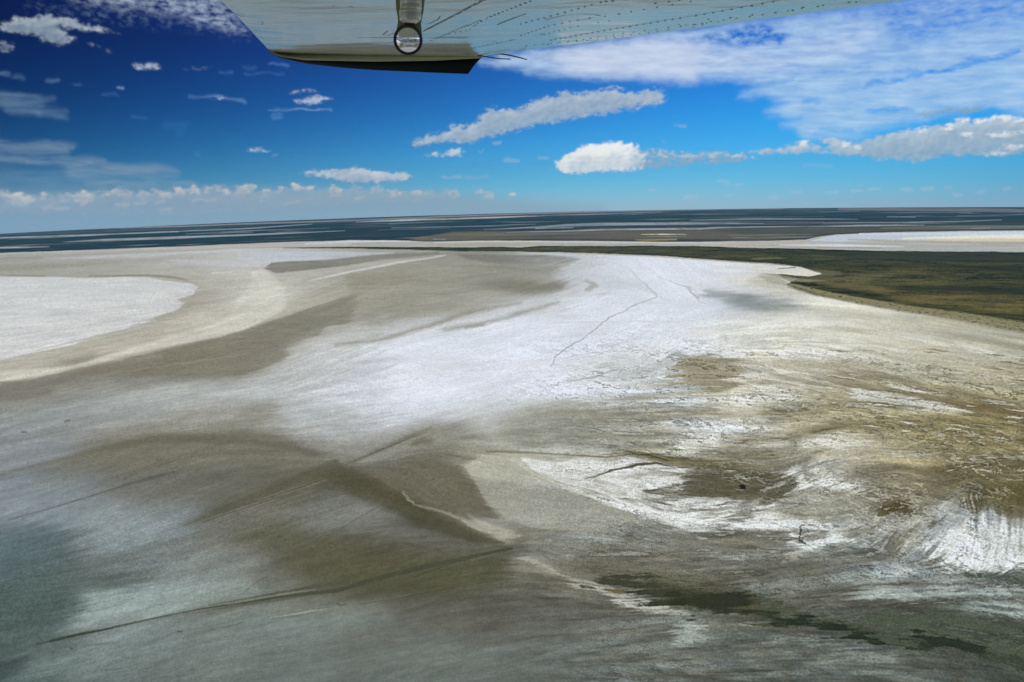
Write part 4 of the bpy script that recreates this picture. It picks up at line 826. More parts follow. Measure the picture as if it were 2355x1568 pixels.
# --- near side of the plain: pale flats on the shore
shore = G.poly(SHORE + ' R 2600,352 2355,350 1800,348 1300,345 700,325 C 2355,312 1300,310 1150,320 700,320 0,318 L 1970,322 1500,330 1000,345 0,375 -300,385', 1.6, .25)
G.put(shore, (184, 177, 168), .9); G.rgb *= 1 + shore[..., None] * .13 * fs_[..., None]
G.rgb *= (1 + shore[..., None] * (.12 * fbm(Xw / 1500, Yw / 200, 5, 63, .6)[..., None]))
K('C -300,295 0,280 300,278 450,283', [2, 3, 2, .4], (208, 212, 220), 2, .2, .9)
K('L 300,352 900,330 1500,315 2355,296', [1, 2, 2, 2], (196, 194, 196), 3, .2, .7)
K('C 560,288 900,280 1500,280 2355,290 R 400,290', [.6, 1.4, 1.6, 1.2, .8], (212, 206, 200), 2, .2, .8)
K('C 500,300 1500,300 2355,300', 1.4, (170, 158, 148), 3, .2, .5)
P('X 1370,212 1450,190 1600,178 2000,172 2600,164 2600,240 2000,228 1700,214 1500,216', (200, 210, 222), 2.5, .25, .95)
K('X 1600,180 2000,178 2500,172', [2, 3, 5], (214, 222, 236), 3, .2, .8)
K('X 1800,200 2100,194 2500,190', [1, 4, 6], (246, 240, 222), 4, .3, .9)
K('X 1900,210 2200,207 2500,214', [1, 3, 5], (224, 206, 168), 4, .3, .85)
K('X 1550,205 1800,214 2200,222 2500,226', [1, 2.4, 3, 4], (170, 158, 136), 4, .3, .75)
K('X 1230,230 1500,232 1800,238', [.6, 3.2, 1], (216, 222, 232), 3, .2, .9)
K('X 1500,244 1900,248 2500,254', [1, 4, 5], (176, 184, 184), 4, .3, .8)
K('X 1400,240 1700,244', 1, (150, 144, 128), 2, .2, .6)
# --- scrub land on the right
LAND_LO = 'L 1960,325 C 0,326 700,345 1450,354 2000,375 2355,398 Y 0,6 150,10 300,20 450,45 540,72 620,100 560,112 500,122 380,112 240,100 300,130 420,140 350,170 325,195 350,215 600,290 900,350 1400,430 1950,510 2355,580 2700,640'
land = G.poly(LAND_LO + ' V 2600,579 R 2355,350 1800,348 1300,345 700,325 C 2355,312 1300,310 1150,319 700,320 0,319', 2.2, .6)
land = np.maximum(land, G.stroke('L 1900,323 C 0,322 900,332 1400,335', [.4, 2.0, 3, 3], 1.4, .2))
G.put(land, (62, 60, 24))
lv = .75 * ls2 + .5 * fbm(Xw / 260, Yw / 260, 6, 71, .65) + .6 * fbm(Xw / 1200, Yw / 420, 4, 73, .6)
G.rgb *= (1 + land[..., None] * (.68 * np.clip(lv, -1.4, 2.2)[..., None] * np.array([1.15, 1, .8])))
def Lp(s_, c, f_=4, op=.7, brk=.4): G.put(G.poly(s_, f_, .8) * land * np.clip(1 - brk + brk * lv, 0, 1), c, op)
Lp('R 700,330 1300,350 2355,355 2600,440 2355,430 1700,420 1200,400', (50, 52, 34), 6, .7, .2)
K('R 850,385 1300,405 1700,412 2354,418', [.5, 1.4, 1.6, 1.4], (34, 40, 26), 2, .3, .8)
Lp('R 1900,450 2354,450 2354,485 2100,480', (38, 42, 28), 5, .85, .2)
Lp('R 1420,590 1900,580 2354,600 2600,650 2300,640 1900,620', (40, 44, 28), 5, .85, .2)
Lp('R 1100,620 1240,622 1200,640 1120,632', (38, 38, 22), 3, .9, 0)
Lp('R 850,520 1400,510 1300,560 1500,620 1200,610 900,560', (120, 106, 66), 8, .7, .4)
Lp('R 1150,500 1800,520 1600,535 1300,520', (110, 94, 62), 4, .6, .5)
Lp('R 1300,600 1900,640 2354,660 2354,790 1900,730 1500,690', (122, 104, 58), 12, .75, .5)
Lp('R 700,500 1500,470 2200,500 2354,560 1700,580 900,600', (108, 98, 58), 14, .6, .6)
Lp('R 600,370 1400,400 2354,425 2354,445 1200,430', (84, 80, 48), 8, .6, .6)
Lp('R 500,395 700,385 760,400 560,408', (136, 124, 88), 3, .7, .4)
Lp('R 900,470 1100,490 1130,510 980,515', (116, 108, 84), 4, .7, .2)
Lp('R 0,320 500,325 700,350 500,390 0,375 C 1100,340 1200,325', (92, 84, 58), 5, .5, .5)
K('R 1550,705 1900,720 1850,745', [.6, 1.6, .6], (46, 40, 28), 2.5, .6, .6)
K('R 1900,775 2150,775 2354,785', [.6, 1.6, 2.4], (40, 46, 32), 3, .5, .7)
K('C 1000,350 1450,357 2000,379 2355,402 Y 150,14 300,24', [.5, 1, 1, 1.2, 1], (184, 168, 138), 1.6, .2, .7)
K('R 650,430 850,450 960,490', [.6, 1, .8], (46, 44, 34), 1.8, .3, .6)
K('R 690,465 810,455', [.8, 1.4], (92, 92, 84), 1.6, .3, .7)
P('Y 90,95 240,100 420,140 650,160 500,170 350,165 250,125', (142, 134, 110), 4, .5, .8, .2)
P('R 560,510 700,505 760,560 760,585 640,555', (172, 166, 148), 6, .6, .7)
ridge = G.stroke('Y 335,195 420,215 600,268 900,328 1400,412 1950,492 2355,562 2700,620', [3, 4, 5, 6.5, 7, 8.5, 10, 11], 3, .4)
G.put(ridge, (146, 134, 98), .9)
G.put(G.stroke('Y 335,185 600,248 900,305 1400,388 1950,462 2355,528', [.6, .8, .8, .9, 1, 1.2], 2, .4), (58, 54, 34), .7)
G.put(G.stroke('Y 330,215 600,292 900,352 1400,432 1950,516 2355,585', 1.1, 3, .4), (150, 140, 118), .6)
dots = noise2(Xw / 16, Yw / 16, 9); G.put(ridge * sstep(.34, .6, dots), (64, 66, 42), .85)
dots2 = noise2(Xw / 26, Yw / 60, 19); G.put(land * (1 - ridge) * sstep(.45, .8, dots2), (44, 46, 28), .35)
# fine crust grain
gs = (.03 + .035 * sstep(8, 26, dep)) * np.clip(1 + .5 * n1, .3, 2)
G.rgb *= np.exp(gs * grain * (1 - .3 * land) + .055 * sstep(5, 18, dep) * n3 + .05 * sstep(12, 22, dep) * fbm(Xw / 13, Yw / 13, 3, 701, .6) + .05 * sstep(6, 12, dep) * fbm(Xw / 150, Yw / 150, 5, 711, .62))[..., None]
G.rgb[..., 1] += .27 * np.maximum(G.rgb[..., 0] - G.rgb[..., 1], 0)
lu_ = G.rgb.mean(-1, keepdims=True); wm = sstep(.03, .16, (G.rgb[..., 0] - G.rgb[..., 2]) / (lu_[..., 0] + .05))[..., None]
G.rgb = G.rgb + (lu_ - G.rgb) * .10 * wm
G.rgb *= (1 + .10 * calm)[..., None]
lu_ = G.rgb.mean(-1); ub = blur(lu_, 60, 26, 2); G.rgb *= np.clip((lu_ / ub), .4, 1.9)[..., None] ** ((.18 + .12 * right) * sstep(5.5, 8, dep) * (1 - land) * (1 - .5 * calm))[..., None]
us = np.stack([blur(G.rgb[..., k], 2, 2, 1) for k in range(3)], -1); G.rgb = np.maximum(G.rgb + (G.rgb - us) * (.35 + .55 * right * sstep(9, 13, dep))[..., None], G.rgb * .6)
GAIN = np.array([.918, .912, .79], f32)
G.rgb = np.clip(G.rgb * GAIN, .004, .88)

# ground relief: the sand ridge stands a few metres above the lake bed
hgt = (ridge * (7 + 3 * noise2(Xw / 22, Yw / 22, 3)) + land * (1 - ridge) * (3 + 2.0 * n3) * sstep(3.2, 4.5, dep)).astype(f32)
hgt *= sstep(3.0, 3.6, dep)
# assemble one sheet, fine where it is seen, coarse all round
caz = np.concatenate([gaz, np.arange(gaz[-1] + .5, 118, .5), np.arange(118, 242, 4.0), np.arange(242, 360 + gaz[0] - .2, .5)])
rr_far = np.array([28000., 26500., 25500.]) * 1.0
rr_far = rr_far[rr_far > gr[0] * 1.01]
nearr = ALT / np.tan(np.radians(np.array([38, 42, 48, 55, 64, 74, 84.])))
rows = np.concatenate([rr_far, gr, nearr])
CX, CR = len(caz), len(rows)
A2 = np.radians(caz)[None, :]; Rr = rows[:, None]
X = np.sin(A2) * Rr; Y = np.cos(A2) * Rr; Z = -(Rr ** 2) / (2 * RAD) + 0 * A2
nf = len(rr_far)
Z[nf:nf + NY, :NX] += hgt
cola = np.empty((CR, CX, 3), f32)
cola[:, :] = (.36, .36, .33)
cola *= (1 + .25 * fbm(X / 900, Y / 900, 5, 88, .6))[..., None]
fold = caz[NX:].copy(); fold = np.where(fold > 180, fold - 360, fold)
fold = gaz[0] + np.abs((fold - gaz[0]) % (2 * (gaz[-1] - gaz[0])) - 0); span = gaz[-1] - gaz[0]; fo = (fold - gaz[0]); fo = np.where(fo > span, 2 * span - fo, fo)
ci = np.clip(np.round(fo / .05).astype(int), 0, NX - 1)
cola[nf:nf + NY, NX:] = blur(G.rgb[..., 0], 4, 1, 1)[:, ci, None] * 0 + np.stack([blur(G.rgb[..., k], 5, 1, 1)[:, ci] for k in range(3)], -1)
cola[nf:nf + NY, :NX] = G.rgb; cola[:nf, :NX] = G.rgb[0]; cola[nf + NY:, :NX] = .5 * cola[nf + NY:, :NX] + .5 * G.rgb[-1]
verts = np.stack([X, Y, Z], -1).reshape(-1, 3).astype(f32)
verts = np.vstack([verts, [[0, 0, 0]]]).astype(f32)
i = np.arange(CR - 1)[:, None]; j = np.arange(CX)[None, :]; j2 = (j + 1) % CX
quads = np.stack([i * CX + j, i * CX + j2, (i + 1) * CX + j2, (i + 1) * CX + j], -1).reshape(-1, 4)
quads = quads[:, ::-1]
jj = np.arange(CX); tris = np.stack([(CR - 1) * CX + jj, np.full(CX, CR * CX), (CR - 1) * CX + (jj + 1) % CX], -1)
def mesh_np(name, v, q, t=None):
    me = bpy.data.meshes.new(name); nq = len(q); ntr = 0 if t is None else len(t)
    me.vertices.add(len(v)); me.vertices.foreach_set('co', np.asarray(v, f32).ravel())
    li = q.ravel() if t is None else np.concatenate([q.ravel(), t.ravel()])
    me.loops.add(len(li)); me.loops.foreach_set('vertex_index', li.astype(np.int32))
    st = np.arange(nq) * 4
    if ntr: st = np.concatenate([st, nq * 4 + np.arange(ntr) * 3])
    me.polygons.add(nq + ntr); me.polygons.foreach_set('loop_start', st.astype(np.int32))
    me.update(calc_edges=True); me.validate(); return me
me = mesh_np('ground', verts, quads, tris)
me.polygons.foreach_set('use_smooth', np.ones(len(me.polygons), bool))
at_ = me.color_attributes.new('crust', 'FLOAT_COLOR', 'POINT')
cc = np.ones((len(verts), 4), f32); cc[:-1, :3] = cola.reshape(-1, 3); cc[-1, :3] = .35
at_.data.foreach_set('color', cc.ravel())
ground = bpy.data.objects.new('ground', me); sc.collection.objects.link(ground); ground['kind'] = 'structure'
ground['label'] = 'dry salt lake floor of white crust, grey mud and ochre streaks with dark scrub land behind'
mt, nt, bs = new_mat('salt_crust'); Lk = nt.links.new
at = N(nt, 'ShaderNodeAttribute', attribute_name='crust'); geo = N(nt, 'ShaderNodeNewGeometry')
nz = N(nt, 'ShaderNodeTexNoise', noise_dimensions='2D'); nz.inputs['Scale'].default_value = .06; nz.inputs['Detail'].default_value = 6; nz.inputs['Roughness'].default_value = .7
Lk(geo.outputs['Position'], nz.inputs['Vector'])
mrn = N(nt, 'ShaderNodeMapRange'); mrn.inputs[1].default_value = .25; mrn.inputs[2].default_value = .75; mrn.inputs[3].default_value = .91; mrn.inputs[4].default_value = 1.09
Lk(nz.outputs[0], mrn.inputs[0])
vm_ = N(nt, 'ShaderNodeVectorMath', operation='SCALE'); Lk(at.outputs['Color'], vm_.inputs[0]); Lk(mrn.outputs[0], vm_.inputs['Scale'])
Lk(vm_.outputs[0], bs.inputs['Base Color']); bs.inputs['Roughness'].default_value = .9; bs.inputs['Specular IOR Level'].default_value = 0.0
me.materials.append(mt)

# ================================================================== AIRPLANE
cp = np.array([0, 0, ALT]); Z0, SL = .31, .075
def on_wing(p, drop=0.0):                       # where a measured line of sight meets the wing's lower skin
    d = ray(p); t = (Z0 - drop) / (d[..., 2:3] - SL * d[..., 1:2]); return d * t
def at_y(p, y): d = ray(p); return d * (y / d[..., 1:2])
airplane = bpy.data.objects.new('airplane', None); sc.collection.objects.link(airplane)
airplane.location = (0, -1.1, ALT - 1.2); airplane['category'] = 'airplane'
airplane['label'] = 'white high-wing light airplane whose riveted wing underside, dark drooping tip and round mirror hang overhead'
def link(name, me, parent, *mats):
    o = bpy.data.objects.new(name, me); sc.collection.objects.link(o); o.parent = parent
    o.matrix_parent_inverse = Matrix.Identity(4)
    base = parent; off = Vector((0, 0, 0))
    while base: off += base.location; base = base.parent
    me.transform(Matrix.Translation(Vector(cp) - off))
    for mm in mats: me.materials.append(mm)
    return o
def simple(name, v, f_, smooth=True):
    me = bpy.data.meshes.new(name); me.from_pydata([tuple(map(float, a)) for a in v], [], [tuple(map(int, a)) for a in f_]); me.update()
    me.polygons.foreach_set('use_smooth', [smooth] * len(me.polygons)); return me

def paint_mat(name, col, rough=.25, bump=.0, dirt=0.0, metal=0.0, streak=(3, 30, 3), coat=0.0):
    mt, nt, b = new_mat(name); Lk = nt.links.new
    tcn = N(nt, 'ShaderNodeTexCoord'); mp = N(nt, 'ShaderNodeMapping'); mp.inputs['Scale'].default_value = streak
    mp.inputs['Rotation'].default_value = (0, 0, math.radians(-18)); Lk(tcn.outputs['Object'], mp.inputs[0])
    nz = N(nt, 'ShaderNodeTexNoise'); nz.inputs['Scale'].default_value = 1; nz.inputs['Detail'].default_value = 5; nz.inputs['Roughness'].default_value = .6; Lk(mp.outputs[0], nz.inputs['Vector'])
    b.inputs['Base Color'].default_value = (*col, 1); b.inputs['Roughness'].default_value = rough; b.inputs['Metallic'].default_value = metal
    if coat: b.inputs['Coat Weight'].default_value = coat; b.inputs['Coat Roughness'].default_value = .06
    if dirt:
        mr_ = N(nt, 'ShaderNodeMapRange'); mr_.inputs[1].default_value = .35; mr_.inputs[2].default_value = .8; mr_.inputs[3].default_value = 0; mr_.inputs[4].default_value = dirt; Lk(nz.outputs[0], mr_.inputs[0])
        mxn = N(nt, 'ShaderNodeMix', data_type='RGBA'); mxn.inputs[6].default_value = (*col, 1); mxn.inputs[7].default_value = (.16, .14, .08, 1)
        Lk(mr_.outputs[0], mxn.inputs[0]); Lk(mxn.outputs[2], b.inputs['Base Color'])
        m2 = N(nt, 'ShaderNodeMapRange'); m2.inputs[3].default_value = rough * .6; m2.inputs[4].default_value = rough * 1.8; Lk(nz.outputs[0], m2.inputs[0]); Lk(m2.outputs[0], b.inputs['Roughness'])
    if bump:
        n2_ = N(nt, 'ShaderNodeTexNoise'); n2_.inputs['Scale'].default_value = 1; n2_.inputs['Detail'].default_value = 2
        mp2 = N(nt, 'ShaderNodeMapping'); mp2.inputs['Scale'].default_value = (2.2, 3.6, 2); mp2.inputs['Rotation'].default_value = (0, 0, math.radians(-18)); Lk(tcn.outputs['Object'], mp2.inputs[0]); Lk(mp2.outputs[0], n2_.inputs['Vector'])
        bp = N(nt, 'ShaderNodeBump'); bp.inputs['Strength'].default_value = 1; bp.inputs['Distance'].default_value = bump; Lk(n2_.outputs[0], bp.inputs['Height']); Lk(bp.outputs[0], b.inputs['Normal'])
        if coat: Lk(bp.outputs[0], b.inputs['Coat Normal'])
    return mt
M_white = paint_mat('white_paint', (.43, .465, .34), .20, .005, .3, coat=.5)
M_seam = paint_mat('seam_grime', (.012, .014, .010), .7)
M_rivet = paint_mat('rivet_grime', (.035, .035, .02), .6)
M_dark = paint_mat('dark_green_paint', (.001, .006, .005), .6)
M_dark.node_tree.nodes['Principled BSDF'].inputs['Specular IOR Level'].default_value = .08
M_tan = paint_mat('olive_primer', (.27, .28, .15), .5, 0, .3, streak=(20, 20, 20))
M_black = paint_mat('black_rubber', (.008, .006, .006), .4)
M_chrome = paint_mat('worn_aluminium', (.62, .62, .55), .22, .02, .3, .9, streak=(8, 8, 60))
M_mirror = paint_mat('mirror_silver', (.93, .93, .93), .0, metal=1.0)
M_glass = paint_mat('window_tint', (.01, .02, .02), .05)
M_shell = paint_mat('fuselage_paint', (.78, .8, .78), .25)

# wing: lower skin outline from lines of sight, closed with an arched upper skin
LE = pts('V 498,0 498,0 549,47.6 585,85 616,117'); TE = pts('V 2300,-28 2083,0 1552,71.5 1211,115 1110,129')
le = on_wing(LE); te = on_wing(TE)
sd_ = np.array([-.32, .947, 0]); cd_ = np.array([.947, .32, 0])       # span (outboard) and chord (aft) directions
def inboard(p, other_dir, u): return p + other_dir * u
dle = (le[1] - le[-1]) / np.linalg.norm(le[1] - le[-1]); dte = (te[1] - te[-1]) / np.linalg.norm(te[1] - te[-1])
def resample(P_, n):
    s_ = np.r_[0, np.cumsum(np.linalg.norm(np.diff(P_, axis=0), axis=1))]; q = np.linspace(0, s_[-1], n)
    return np.stack([np.interp(q, s_, P_[:, k]) for k in range(3)], -1)
le_full = np.vstack([le[1] + dle * 2.0, le[1:]]); te_full = np.vstack([te[1] + dte * 1.3, te[1:]])
nS, nC = 60, 40
les, tes = resample(le_full, nS), resample(te_full, nS)
lip = on_wing(pts('V 616,117 640,122.5 720,124 862,126.5 1000,128.5 1110,129'))
lips = resample(lip, nC)
grid = np.zeros((nS, nC, 3)); u = np.linspace(0, 1, nC)[None, :, None]; t = np.linspace(0, 1, nS)[:, None, None]
grid = les[:, None] * (1 - u) + tes[:, None] * u
grid += (lips[None] - grid[-1:][:, :, :]) * t ** 40
vb = grid.reshape(-1, 3).copy(); uu = np.broadcast_to(u, (nS, nC, 1)).reshape(-1)
th_ = .17 * (np.sqrt(np.clip(uu, 0, 1)) * (1 - uu) * 1.9)
vb[:, 2] += .010 * np.exp(-uu / .03)
vt = grid.reshape(-1, 3).copy(); vt[:, 2] += .012 + th_ * 1.0
fs = []
for a in range(nS - 1):
    for b in range(nC - 1):
        k = a * nC + b; fs.append((k, k + nC, k + nC + 1, k + 1)); o_ = nS * nC; fs.append((o_ + k, o_ + k + 1, o_ + k + nC + 1, o_ + k + nC))
o_ = nS * nC
for a in range(nS - 1):
    k = a * nC; fs.append((k, o_ + k, o_ + k + nC, k + nC)); k += nC - 1; fs.append((k, k + nC, o_ + k + nC, o_ + k))
for b in range(nC - 1):
    fs.append((b, b + 1, o_ + b + 1, o_ + b)); k = (nS - 1) * nC + b; fs.append((k, o_ + k, o_ + k + 1, k + 1))
V_ = [tuple(v) for v in np.vstack([vb, vt])]; nf0 = len(fs); mats_i = [0] * nf0
# rivets and seams, sitting 1 mm below the lower skin
nrm_w = np.array([0, SL, -1.0]); nrm_w /= np.linalg.norm(nrm_w)
rng = np.random.RandomState(8)
def rivet(c, r=.0045, mi=2):
    b0 = len(V_); c = c + nrm_w * .001
    for k in range(8):
        an = k / 8 * 6.283; V_.append(tuple(c + cd_ * math.cos(an) * r + sd_ * math.sin(an) * r))
    V_.append(tuple(c + nrm_w * .0018))
    for k in range(8): fs.append((b0 + k, b0 + (k + 1) % 8, b0 + 8)); mats_i.append(mi)
def row(s_, step=.05, r=.0045, jit=.0):
    q = on_wing(pts(s_))
    for k in range(len(q) - 1):
        d = q[k + 1] - q[k]; l_ = np.linalg.norm(d); n = max(1, int(l_ / step))
        for j in range(n):
            if rng.rand() < .04: continue
            rivet(q[k] + d * (j + .5) / n + jit * rng.randn(3) * [1, 1, 0], RS * r * (.8 + .4 * rng.rand()))
def seam(s_, w=.0025, mi=1):
    q = on_wing(pts(s_)) + nrm_w * .0012
    for k in range(len(q) - 1):
        d = q[k + 1] - q[k]; d = d / np.linalg.norm(d); n_ = np.cross(d, nrm_w) * w * .5
        b0 = len(V_); V_.extend([tuple(q[k] - n_), tuple(q[k] + n_), tuple(q[k + 1] + n_), tuple(q[k + 1] - n_)]); fs.append((b0, b0 + 1, b0 + 2, b0 + 3)); mats_i.append(mi)
RS = 1.15
row('b 500,205 700,105 910,-5 1000,-60', .03, .004); row('b 490,212 705,98 900,-8', .03, .004)
row('b 540,275 740,190 960,105 1230,0 1350,-45', .045); row('b 990,165 1090,125 1185,92', .03); row('b 1130,165 1285,125 1470,75 1650,25 1800,-15', .05)
row('b 620,240 800,200 870,150 930,125', .05, .0035)
row('b 1140,240 1350,170 1560,130 1770,100 2110,40 2355,0', .055, .004); row('b 1290,235 1500,180 1780,135', .06, .0035)
seam('b 1335,270 1650,213 2000,155 2355,97 d 350,65 700,0 900,-40', .0035); row('b 1335,274 1650,217 2000,159 2355,101 d 350,69 700,4', .045)
row('b 1160,310 1500,275 1800,230 2100,190 2355,160 d 200,150 550,105 900,50 1290,5', .06, .0045)
row('b 1300,300 1700,262 2100,205 2355,175 d 200,158', .06, .004)
row('d 150,130 300,128 600,90 760,78 900,40 1100,30 1250,0', .07, .0045); row('d 0,160 100,170 330,140', .05, .004)
row('b 2000,25 2110,15 2250,-5', .03, .0045); row('b 1700,10 1790,5', .02, .005)
row('b 600,340 800,325 1100,270', .05, .003); seam('b 560,335 700,350 820,328 1000,290 1100,268', .003)
seam('b 1310,132 1450,100 1560,92 1650,98 1690,108', .004); seam('b 1400,136 1560,132 1660,112', .0025); seam('b 890,275 990,277', .004); seam('b 1070,268 1120,266', .009); seam('b 1275,229 1310,231', .010)
seam('b 1590,-5 1610,-8', .01)
seam('V 907,76 892,81 880,80', .003); seam('V 884,80.5 880,79.5 891,71', .003); seam('V 1012,37 1007,44.5 985,55', .003)
for s_, w in (('V 591,49 605,53.5 601,57', .004), ('V 530,25 560,40', .002), ('V 740,110 760,112', .003), ('V 720,114 800,116', .003), ('V 822,85 835,86', .008), ('V 855,86 866,87', .008), ('V 764,13 772,13.5', .008), ('V 800,15 812,16', .010),
              ('V 760,115.5 900,120', .005), ('V 700,120.5 780,121.5', .006), ('V 770,109.5 850,113', .003)):
    seam(s_, w * .55)
me_w = bpy.data.meshes.new('wing'); me_w.from_pydata(V_, [], fs); me_w.update()
me_w.polygons.foreach_set('material_index', mats_i); me_w.polygons.foreach_set('use_smooth', [True] * len(fs))
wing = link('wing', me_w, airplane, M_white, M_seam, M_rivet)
sh_ = me_w.attributes.new('sharp_edge', 'BOOLEAN', 'EDGE'); 
import bmesh
bm = bmesh.new(); bm.from_mesh(me_w)
for e in bm.edges:
    if len(e.link_faces) == 2 and e.calc_face_angle() > math.radians(35): e.smooth = False
bm.to_mesh(me_w); bm.free()
# drooping tip: pale lip that rolls into a dark plate
nT = 48
Tl = resample(on_wing(pts('V 616,117 640,122.5 720,124 862,126.5 1000,128.5 1110,129')), nT)
def depth_like(P2, ref, f_):                     # lines of sight placed at the tip's distance
    s_ = np.r_[0, np.cumsum(np.hypot(*np.diff(P2, axis=0).T))]; q = np.linspace(0, s_[-1], nT)
    p2 = np.stack([np.interp(q, s_, P2[:, k]) for k in range(2)], -1); d = ray(p2)
    return d * ((ref[:, 1:2] * f_) / d[:, 1:2])
M1 = depth_like(pts('V 616.2,117.6 642,128 700,133.5 862,136.5 1000,135.5 1108,131.5'), Tl, 1.004)
M2 = depth_like(pts('V 616.4,118 640,129.5 700,138.5 862,141.8 1000,139.5 1105,134'), Tl, 1.012)
B1 = depth_like(pts('V 616.6,118.5 640,130.5 690,141.5 786,150 862,152.5 1000,154 1091,149'), Tl, 1.018)
B2 = depth_like(pts('V 616.8,119 640,132 678,141.2 710,147 786,155.5 862,161 1000,167 1076,170'), Tl, 1.022)
def loft(name, rws, parent, mat, thick=.006):
    vv = np.vstack(rws); n = len(rws); back = vv + np.array([0, thick, .0]); allv = np.vstack([vv, back]); f_ = []; o2 = len(vv)
    for a in range(n - 1):
        for b in range(nT - 1):
            k = a * nT + b; f_.append((k, k + 1, k + nT + 1, k + nT)); f_.append((o2 + k, o2 + k + nT, o2 + k + nT + 1, o2 + k + 1))
    for b in range(nT - 1):
        f_.append((b, o2 + b, o2 + b + 1, b + 1)); k = (n - 1) * nT + b; f_.append((k, k + 1, o2 + k + 1, o2 + k))
    for a in range(n - 1):
        k = a * nT; f_.append((k, k + nT, o2 + k + nT, o2 + k)); k += nT - 1; f_.append((k, o2 + k, o2 + k + nT, k + nT))
    return link(name, simple(name, allv, f_), parent, mat)
wt = loft('wing_tip', [Tl, M1, M2], airplane, M_tan, .01)
loft('tip_plate', [M2, B1, B2], wt, M_dark, .008)
# bright edge line and screws of the lip
def tube(path, r, n=8, taper=None):
    path = np.asarray(path, float); vv, f_ = [], []
    for k, p in enumerate(path):
        d = path[min(k + 1, len(path) - 1)] - path[max(k - 1, 0)]; d /= np.linalg.norm(d)
        a = np.cross(d, [0, 0, 1.0]); a /= np.linalg.norm(a); b = np.cross(d, a); rk = r if taper is None else r * (1 + (taper - 1) * k / (len(path) - 1))
        for j in range(n): vv.append(p + rk * (a * math.cos(j / n * 6.283) + b * math.sin(j / n * 6.283)))
    for k in range(len(path) - 1):
        for j in range(n): f_.append((k * n + j, k * n + (j + 1) % n, (k + 1) * n + (j + 1) % n, (k + 1) * n + j))
    f_.append(tuple(range(n))[::-1]); f_.append(tuple(range((len(path) - 1) * n, len(path) * n)))
    return vv, f_
ty = Tl[-1, 1]
def wick(s_, rr):
    q = at_y(pts(s_), ty * .985); vv, f_ = tube(resample(q, 8), rr, 8, .8)
    o = link('static_wick', simple('static_wick', vv, f_), wing, M_black); return o
wick('V 1125,124.8 1154,123.6 1175,127.8 1211.8,136.7', .0045).name = 'static_wick'
wick('V 1098,128.5 1113,129 1129,132.6 1150,135 1173.7,136', .0035)
# mirror on its arm
MY = 2.36
mc = at_y(pts('V 938,92'), MY)[0]; rad = 31.5 / FPX * np.linalg.norm(mc) * .985
axis = -mc / np.linalg.norm(mc); ux = np.cross([0, 0, 1.0], axis); ux /= np.linalg.norm(ux); uy = np.cross(axis, ux)
armL = at_y(pts('V 908,-22 909.5,0 911,22 914.5,40 914.5,52 911,72 909,88'), MY + .012); armR = at_y(pts('V 976,-22 975,0 973,22 969,40 967,52 968.5,72 970,88'), MY + .012)
vv, f_ = [], []
for a, b in zip(armL, armR):
    for q_, dz in ((a, 0), (a * .5 + b * .5, -.004), (b, 0), (b, .016), (a, .016)): vv.append(q_ + np.array([0, dz, 0]))
for k in range(len(armL) - 1):
    for j in range(5): f_.append((k * 5 + j, k * 5 + (j + 1) % 5, (k + 1) * 5 + (j + 1) % 5, (k + 1) * 5 + j))
f_.append((4, 3, 2, 1, 0)); k = (len(armL) - 1) * 5; f_.append((k, k + 1, k + 2, k + 3, k + 4))
arm = link('mirror_arm', simple('mirror_arm', vv, f_, False), airplane, M_tan)
# rounded metal cover on the arm's upper half
vv, f_ = [], []; nA, nB = 22, 18
for a in range(nA):
    ta = a / (nA - 1); yv = -20 + 84 * ta; hw = 25.5 * (1 - max(0, (ta - .70) / .30) ** 2.2) + .3; cxv = 943 + (1.5 if ta < .5 else 0)
    rip = 1 + .10 * math.sin(ta * 60) * (ta > .35)
    for b in range(nB):
        tb_ = math.pi * b / (nB - 1); xx = cxv - hw * math.cos(tb_)
        p = at_y(pts('V %f,%f' % (xx, yv)), MY + .006)[0]; p = p - np.array([0, .022 * math.sin(tb_) * rip * (hw / 25.8), 0]); vv.append(p)
for a in range(nA - 1):
    for b in range(nB - 1): k = a * nB + b; f_.append((k, k + 1, k + nB + 1, k + nB))
    k = a * nB; f_.append((k + nB - 1, k, k + nB, k + 2 * nB - 1))
link('arm_cover', simple('arm_cover', vv, f_), arm, M_chrome)
q = at_y(pts('V 911.5,77.5 911.5,77.5'), MY)
# housing (tapering cup) with rim and convex glass
vv, f_ = [], []; nR = 40
prof = [(0.0, -.030), (.5, -.028), (.85, -.018), (.97, -.004), (1.0, .002), (.995, .006), (.93, .0075), (.885, .004), (.875, .0)]
for r_, h_ in prof:
    for j in range(nR): an = j / nR * 6.283; vv.append(mc + rad * r_ * (ux * math.cos(an) + uy * math.sin(an) * 1.0) + axis * h_)
for k in range(len(prof) - 1):
    for j in range(nR): f_.append((k * nR + j, k * nR + (j + 1) % nR, (k + 1) * nR + (j + 1) % nR, (k + 1) * nR + j))
hs = link('mirror_rim', simple('mirror_rim', vv, f_), arm, M_black)
vv, f_ = [mc * 1.0], []; Rc = rad * 1.75; nK = 14; rg = rad * .885; vv = []
for k in range(nK + 1):
    r_ = rg * k / nK; h_ = math.sqrt(Rc * Rc - r_ * r_) - math.sqrt(Rc * Rc - rg * rg)
    for j in range(nR): an = j / nR * 6.283; vv.append(mc + r_ * (ux * math.cos(an) + uy * math.sin(an)) + axis * (h_ * .9 + .001))
for k in range(nK):
    for j in range(nR): f_.append((k * nR + j, k * nR + (j + 1) % nR, (k + 1) * nR + (j + 1) % nR, (k + 1) * nR + j)) if k else f_.append((j, nR + j, nR + (j + 1) % nR))
gl = link('mirror_glass', simple('mirror_glass', vv, f_), arm, M_mirror)
